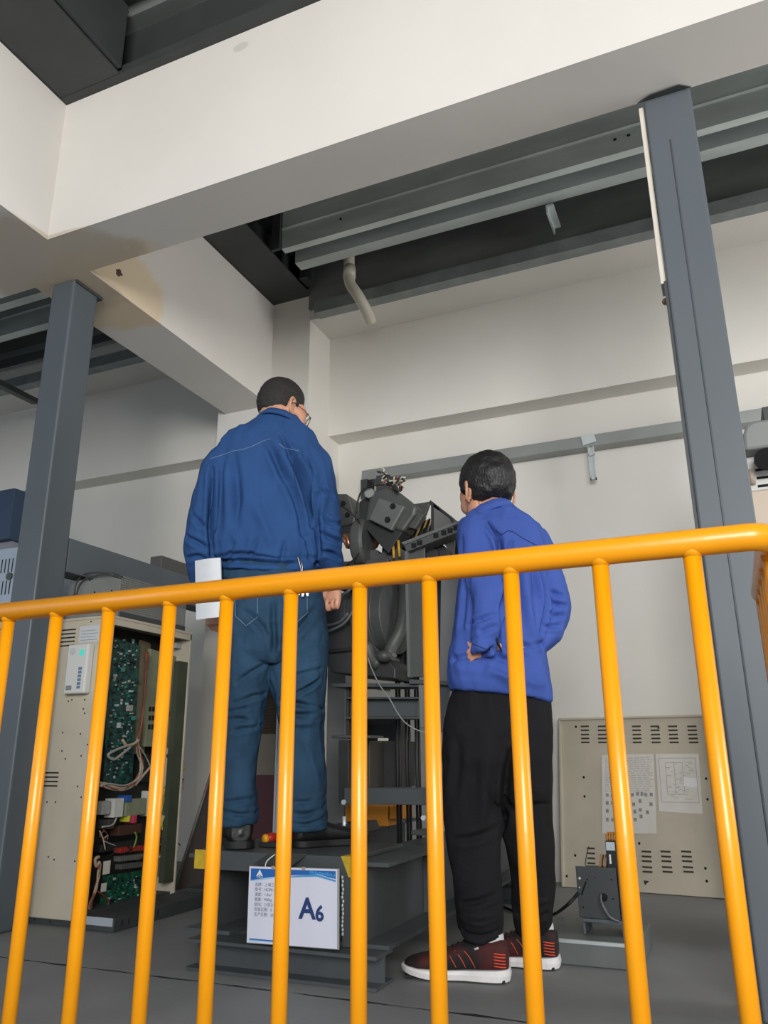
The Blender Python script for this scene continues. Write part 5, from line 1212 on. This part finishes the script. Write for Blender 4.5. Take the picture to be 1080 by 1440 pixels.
# belt ring with keys
kp = hits(jk_bv, [(422, 790)], .012)[0]
kr = thing('key_bunch', 'bunch of silver keys hanging from a clip on the back of the jeans', 'keys', kp)
M_chr = mat('chrome', srgb(150, 150, 150), .3, metal=1.0)
k2 = hits(jk_bv, [(420, 784)], .014)+hits(jk_bv, [(424, 797)], .014)
k2.append(f1.P(424, 808, (k2[1]-f1.O).dot(f1.v)))
bm = B(); tube(bm, [k2[0]+f1.u*.003, k2[0]-f1.u*.003, k2[1]-f1.u*.004, k2[2], k2[1]+f1.u*.004, k2[0]+f1.u*.003], .0026, 8); obj('clip', bm, M_chr, kr, smooth=True)
rc_ = f1.P(425, 816, (k2[1]-f1.O).dot(f1.v))
bm = B(); tube(bm, [rc_+f1.u*.010*math.cos(a)+EZ*.013*math.sin(a) for a in [2*PI*i/16 for i in range(17)]], .0012, 6, caps=False); obj('ring', bm, M_chr, kr, smooth=True)
for i, (dx, an) in enumerate(((-.006, -.2), (.0, .05), (.007, .3))):
    a = rc_+f1.u*dx-EZ*.012; dn = (-EZ+f1.u*an).normalized(); sd = dn.cross(f1.v).normalized()
    bm = B(); obox(bm, a+dn*.010-f1.v*.002*i, dn, sd, f1.v, .010, .008, .0012); obox(bm, a+dn*.034-f1.v*.002*i, dn, sd, f1.v, .016, .0032, .0012); obox(bm, a+dn*.042+sd*.004-f1.v*.002*i, dn, sd, f1.v, .003, .002, .0012)
    obj('key', bm, M_chr, kr, bevel=.0004)
# booklet held in the left hand: a rolled wad of pages
c = f1.P(294, 828, -.085)
bx = f1.P(291, 785, -.09); by = f1.P(293, 868, -.08)
up = (bx-by).normalized(); L_ = (bx-by).length/2
sd = (f1.u*.93-f1.v*.36); sd = (sd-up*sd.dot(up)).normalized(); nn_ = sd.cross(up)
prof = []
hw = .052
for i in range(15):
    t = -1+2*i/14; prof.append((t*hw, -.010*math.cos(t*1.6)-.006))
bk = thing('booklet', 'white folded booklet held in the left hand of the taller person', 'booklet', c)
def sheetm(off, th, shrink):
    bm = B(); out = [(x*shrink, y+off) for x, y in prof]; inn = [(x*shrink, y+off+th) for x, y in reversed(prof)]
    prism(bm, [c-up*L_*shrink+sd*x+nn_*y*-1 for x, y in out+inn], up*L_*2*shrink); return bm
obj('cover', sheetm(0, .0012, 1), mat('booklet_paper', srgb(205, 208, 212), .5, var=.04, vscale=30), bk, smooth=False)
obj('pages', sheetm(.0014, .009, .97), mat('page_edges', srgb(190, 190, 186), .8, var=.1, vscale=200), bk)
M_ink = mat('grey_ink', srgb(120, 125, 135), .7)
bm = B()
for (yy, n_) in ((.012, 1), (-.022, 3), (-.034, 4)):
    x = -.03
    for q in range(n_*2):
        wd = .006+random.random()*.008; yp = -.010*math.cos((x+wd/2)/hw*1.6)-.006
        obox(bm, c+up*yy+sd*(x+wd/2)-nn_*(yp-.0006), sd, up, nn_, wd/2, .0008, .0003); x += wd+.003
        if x > .03: break
obj('printed_lines', bm, M_ink, bk, kind='stuff')

# ------------------------------------------------------------------ shorter person on the floor
f2 = Fig(690, 1370, 0.0, Y=2.72)
p2 = thing('person', 'shorter person with thick black hair, royal blue jacket and trainers, hands on hips', 'person', (f2.O.x, f2.O.y, 0))
P2 = f2.P
hc2 = P2(684, 694, .0)
a_ = math.radians(34)
F2 = (f2.v*math.cos(a_)-f2.u*math.sin(a_)); F2 = (F2 - EZ*.10).normalized(); R2 = F2.cross(EZ).normalized(); U2 = R2.cross(F2).normalized()
bm = B(); head_shells(bm, hc2, F2, R2, U2, 1.09)
f2.limb(bm, [(690, 690, .0, 27, 27), (692, 715, .0, 26, 26), (695, 750, .0, 30, 30)])
rings_loft(bm, f2.hor([(735, 665, 735, 0, .06), (755, 655, 755, 0, .09), (800, 650, 762, 0, .10), (900, 645, 760, 0, .10), (960, 640, 765, 0, .11), (1020, 640, 765, 0, .11), (1050, 645, 755, 0, .09)]))
e_l = [(672, 752, -.03, 15, 16), (676, 790, -.06, 14, 14), (685, 850, -.13, 11, 11), (690, 880, -.14, 10, 10), (697, 903, -.12, 10, 10)]
f2.limb(bm, e_l)
f2.limb(bm, [(745, 765, .02, 15, 15), (770, 820, .03, 14, 14), (779, 856, .03, 11, 11), (766, 893, -.02, 9, 9), (754, 910, -.05, 9, 9)])
f2.limb(bm, [(663, 1020, 0, 30, 34), (660, 1150, -.03, 24, 26), (672, 1260, -.06, 18, 20), (680, 1345, -.08, 13, 13)])
f2.limb(bm, [(740, 1020, 0, 30, 34), (742, 1150, .04, 24, 26), (748, 1250, .06, 18, 20), (752, 1335, .08, 13, 13)])
wl = P2(697, 906, -.12)
hand(bm, wl, (P2(664, 914, -.15)-wl), -f2.v*.85+EZ*.4-f2.u*.1, EZ*.9+f2.v*.3, [(.5, .9, .5)]*4, .9, (.3, .1))
# thumb end showing behind the cuff
pt = [P2(690, 911, -.15), P2(700, 910, -.155), P2(709, 905, -.15)]
tube(bm, smoothpath(pt, 3), [.0125, .0125, .012, .011, .010, .0095, .0085], 10); ellipsoid(bm, pt[-1], EX, EY, EZ, .0085, .0085, .0085, 8, 6)
wr_ = P2(756, 908, -.05)
hand(bm, wr_, (P2(738, 915, -.13)-wr_), -f2.v*.8+f2.u*.5, EZ, [(.3, .4, .3)]*4, .9, (.3, .1))
me = solid(bm, .0036, 2, .45); link_mesh('body', me, M_skin, p2)
eyes(hc2, F2, R2, U2, p2, 1.09)
def mask2(f, r, u):
    if f > -.012: s_ = (u-.018)*30
    else: s_ = (u+.062+f*.15)*30
    if .005 < f < .030 and u > -.03: s_ = max(s_, (u+.022)*26)
    return min(s_, (.088-f)*26)
hair_shell('hair', hc2, F2, R2, U2, p2, M_hair, mask2, lambda f, r, u: .013+.012*max(0, min(1, (u-.0)*9)), 1.07, rough=.0035, fscale=30)
bm = B(); tp = hc2+U2*.145
tube(bm, [tp-U2*.02, tp+U2*.006, tp+U2*.02+RT*-.004], [.0012, .0009, .0003], 5); obj('stray_hair', bm, M_hair, p2)
# jacket (shirt cut, open hem)
bm = B()
rings_loft(bm, f2.hor([(716, 666, 722, .0, .075), (728, 656, 738, 0, .10), (745, 650, 758, 0, .125), (768, 648, 768, 0, .135), (800, 648, 770, 0, .14), (850, 644, 770, 0, .148), (900, 638, 766, 0, .15), (915, 634, 764, 0, .152), (945, 631, 770, 0, .155), (966, 632, 775, 0, .158, -.028), (979, 634, 777, 0, .150, -.05)], e=2.5))
f2.limb(bm, [(672, 738, -.02, 22, 34), (671, 752, -.03, 26, 36), (676, 790, -.06, 27, 34), (683, 825, -.10, 24, 30), (686, 852, -.135, 21, 25), (682, 885, -.165, 17, 19), (678, 918, -.185, 15, 16)], e=2.2)
f2.limb(bm, [(745, 755, .02, 22, 32), (755, 780, .02, 24, 32), (770, 820, .03, 23, 28), (780, 850, .03, 21, 25), (778, 874, .02, 19, 22), (766, 895, -.02, 16, 18), (756, 908, -.05, 13, 14)], e=2.2)
me = solid(bm, .0062, 3)
st2 = [([(703, 755), (706, 790), (706, 830), (702, 860), (698, 900)], .010, -.018), ([(686, 738), (697, 755), (704, 780)], .009, -.010),
 ([(662, 880), (676, 872), (692, 866)], .008, -.007), ([(664, 898), (680, 888), (694, 882)], .007, -.006), ([(700, 800), (712, 780), (718, 765)], .010, -.006),
 ([(760, 800), (763, 850), (758, 890)], .010, -.016), ([(770, 845), (782, 850), (794, 852)], .007, -.009), ([(766, 862), (780, 866), (792, 866)], .007, -.009), ([(762, 880), (774, 882), (786, 880)], .007, -.008), ([(768, 825), (780, 835), (790, 840)], .008, -.006),
 ([(640, 928), (665, 922), (690, 915), (720, 912), (760, 905)], .010, -.010), ([(700, 925), (730, 935), (770, 938)], .010, -.008), ([(690, 940), (720, 955), (760, 962)], .012, .007), ([(745, 915), (730, 905), (715, 900)], .009, -.007),
 ([(735, 800), (740, 850), (748, 895)], .016, .007), ([(725, 780), (728, 830), (735, 880)], .014, -.006), ([(750, 790), (752, 840)], .012, -.006), ([(650, 760), (655, 820), (650, 880)], .014, -.005), ([(645, 940), (700, 950), (740, 975)], .014, .005)]
folds(me, st2, .0036)
b2 = bvh_of(me); jacket2 = link_mesh('jacket', me, M_royal, p2)
M_seamr = mat('royal_seam', srgb(30, 42, 96), .9)
seam(b2, [(697, 745), (705, 752), (715, 746), (722, 748), (734, 756), (745, 762), (757, 768), (765, 774)], .0016, jacket2, M_seamr)
seam(b2, [(686, 733), (694, 745), (701, 765), (703, 790)], .0014, jacket2, M_seamr)
seam(b2, [(664, 905), (676, 910), (690, 915)], .0012, jacket2, M_seamr)
collar(f2, jacket2, M_royal, (692, 730), .074, .082, .036, .36, -.14)
# open cuff strap
bm = B(); a, b_, c = P2(692, 885, -.19), P2(698, 900, -.19), P2(706, 917, -.185)
tube(bm, [a, b_, c], [.003, .006, .002], 6); obj('cuff_vent', bm, mat('black_lining', srgb(14, 16, 30), .9), jacket2, smooth=True)
# trousers
bm = B()
rings_loft(bm, f2.hor([(955, 645, 765, 0, .12), (990, 632, 775, 0, .135), (1030, 625, 777, 0, .145), (1070, 623, 776, 0, .14), (1110, 622, 774, 0, .12), (1125, 624, 772, 0, .10)], e=2.5))
f2.limb(bm, [(668, 1060, -.01, 43, 46), (664, 1110, -.02, 43, 44), (664, 1160, -.03, 41, 38), (668, 1210, -.04, 35, 33), (672, 1250, -.06, 31, 30), (675, 1290, -.07, 31, 30), (676, 1302, -.08, 30, 29), (678, 1316, -.08, 25, 25)], e=2.2)
f2.limb(bm, [(735, 1060, .02, 40, 44), (737, 1110, .03, 38, 40), (740, 1160, .04, 35, 36), (748, 1210, .05, 30, 31), (750, 1250, .06, 29, 29), (749, 1280, .07, 27, 27), (748, 1298, .08, 24, 25), (750, 1312, .08, 20, 22)], e=2.2)
me = solid(bm, .0062, 2)
st = [([(718, 1060), (712, 1110), (708, 1160)], .014, -.016), ([(690, 1050), (680, 1110), (676, 1160)], .02, .007), ([(645, 1040), (640, 1110)], .016, -.005),
 ([(650, 1290), (672, 1300), (698, 1292)], .009, .010), ([(652, 1308), (676, 1316), (700, 1308)], .007, -.008), ([(650, 1270), (670, 1268), (695, 1258)], .008, -.006),
 ([(730, 1285), (748, 1292), (768, 1284)], .007, -.008), ([(728, 1268), (746, 1272), (768, 1266)], .007, .006), ([(640, 1180), (665, 1178), (695, 1165)], .01, -.005)]
folds(me, st, .0030, (14, 14, 6)); link_mesh('trousers', me, M_trous, p2)
# trainers
def trainer(heel, D, L, anklep):
    m_up = mat('knit_black_red', srgb(70, 22, 20), .8, col2=srgb(22, 18, 20), vscale=10, lo=.46, hi=.60, bump=.25, bscale=500)
    m_so = mat('white_midsole', srgb(226, 222, 220), .5, var=.04, vscale=40)
    s, up = shoe(p2, heel, D, L, .112, .082, m_up, m_so, .034, .105, dress=False, name='trainer')
    D = Vector((D.x, D.y, 0)).normalized(); S = D.cross(EZ); side = S if (S.dot(f2.v) < 0) else -S
    bv = BVHTree.FromPolygons([up.matrix_world @ v.co + rootloc(up) for v in up.data.vertices], [tuple(p.vertices) for p in up.data.polygons])
    def onto(t, z):
        h = bv.ray_cast(heel+D*L*t+EZ*z+side*.2, -side); return h[0]
    M_or = mat('orange_stripe', srgb(214, 72, 42), .6)
    for t in (.30, .39, .48, .57, .66):
        pts = [onto(t, .036), onto(t+.02, .050), onto(t+.055, .068), onto(t+.10, .082)]
        pts = [p for p in pts if p]
        if len(pts) > 1:
            bm = B(); tube(bm, smoothpath(pts, 3), .0014, 5); obj('stripe', bm, M_or, s, smooth=True)
    for z in (.046, .055, .064, .073, .081):
        pts = [onto(t, z-.01*(.16-t)*4) for t in (.015, .05, .09, .12)]; pts = [p for p in pts if p]
        if len(pts) > 1:
            bm = B(); tube(bm, smoothpath(pts, 2), .0022, 5); obj('heel_bar', bm, M_or, s, smooth=True)
    for i in range(5):
        t = .42+.055*i; z = .112-.010*i
        c = heel+D*L*t+EZ*z; h = bv.ray_cast(heel+D*L*t+EZ*.2, -EZ)
        if h[0]:
            bm = B(); tube(bm, [h[0]-S*.022+EZ*-.004, h[0]+EZ*.003, h[0]+S*.022+EZ*-.004], .0028, 6); obj('lace', bm, M_black, s, smooth=True)
    pt = [onto(.30, .088), onto(.26, .092)]
    if pt[0] and pt[1]:
        bm = B(); tube(bm, pt, .0035, 6); obj('side_tab', bm, mat('silver_tab', srgb(190, 190, 195), .4), s, smooth=True)
    bm = B()
    for i in range(9):
        c = heel+D*L*(.06+.11*i)+EZ*.004; obox(bm, c, D, S, EZ, L*.035, .046, .0036)
    obj('outsole', bm, M_black, s, kind='stuff')
    c = heel+D*L*.17
    bm = B(); rings_loft(bm, [ellring(c+EZ*.07, D, S, .048, .036, 20), ellring(c+EZ*.125, D, S, .044, .034, 20), ellring(anklep, D, S, .028, .026, 20)]); obj('sock', bm, mat('grey_sock', srgb(200, 200, 202), .9, bump=.3, bscale=300), s, smooth=True)
h_ = P2(716, 1374, -.10); h_.z = 0.004
trainer(h_, -f2.u*.97+f2.v*.12-EZ*0, .325, h_-f2.u*.07+EZ*.135)
h_ = P2(786, 1358, .06); h_ = at(786, 1360, Z=.004)
trainer(h_, -f2.u*.97+f2.v*.22, .315, h_-f2.u*.06+EZ*.15)
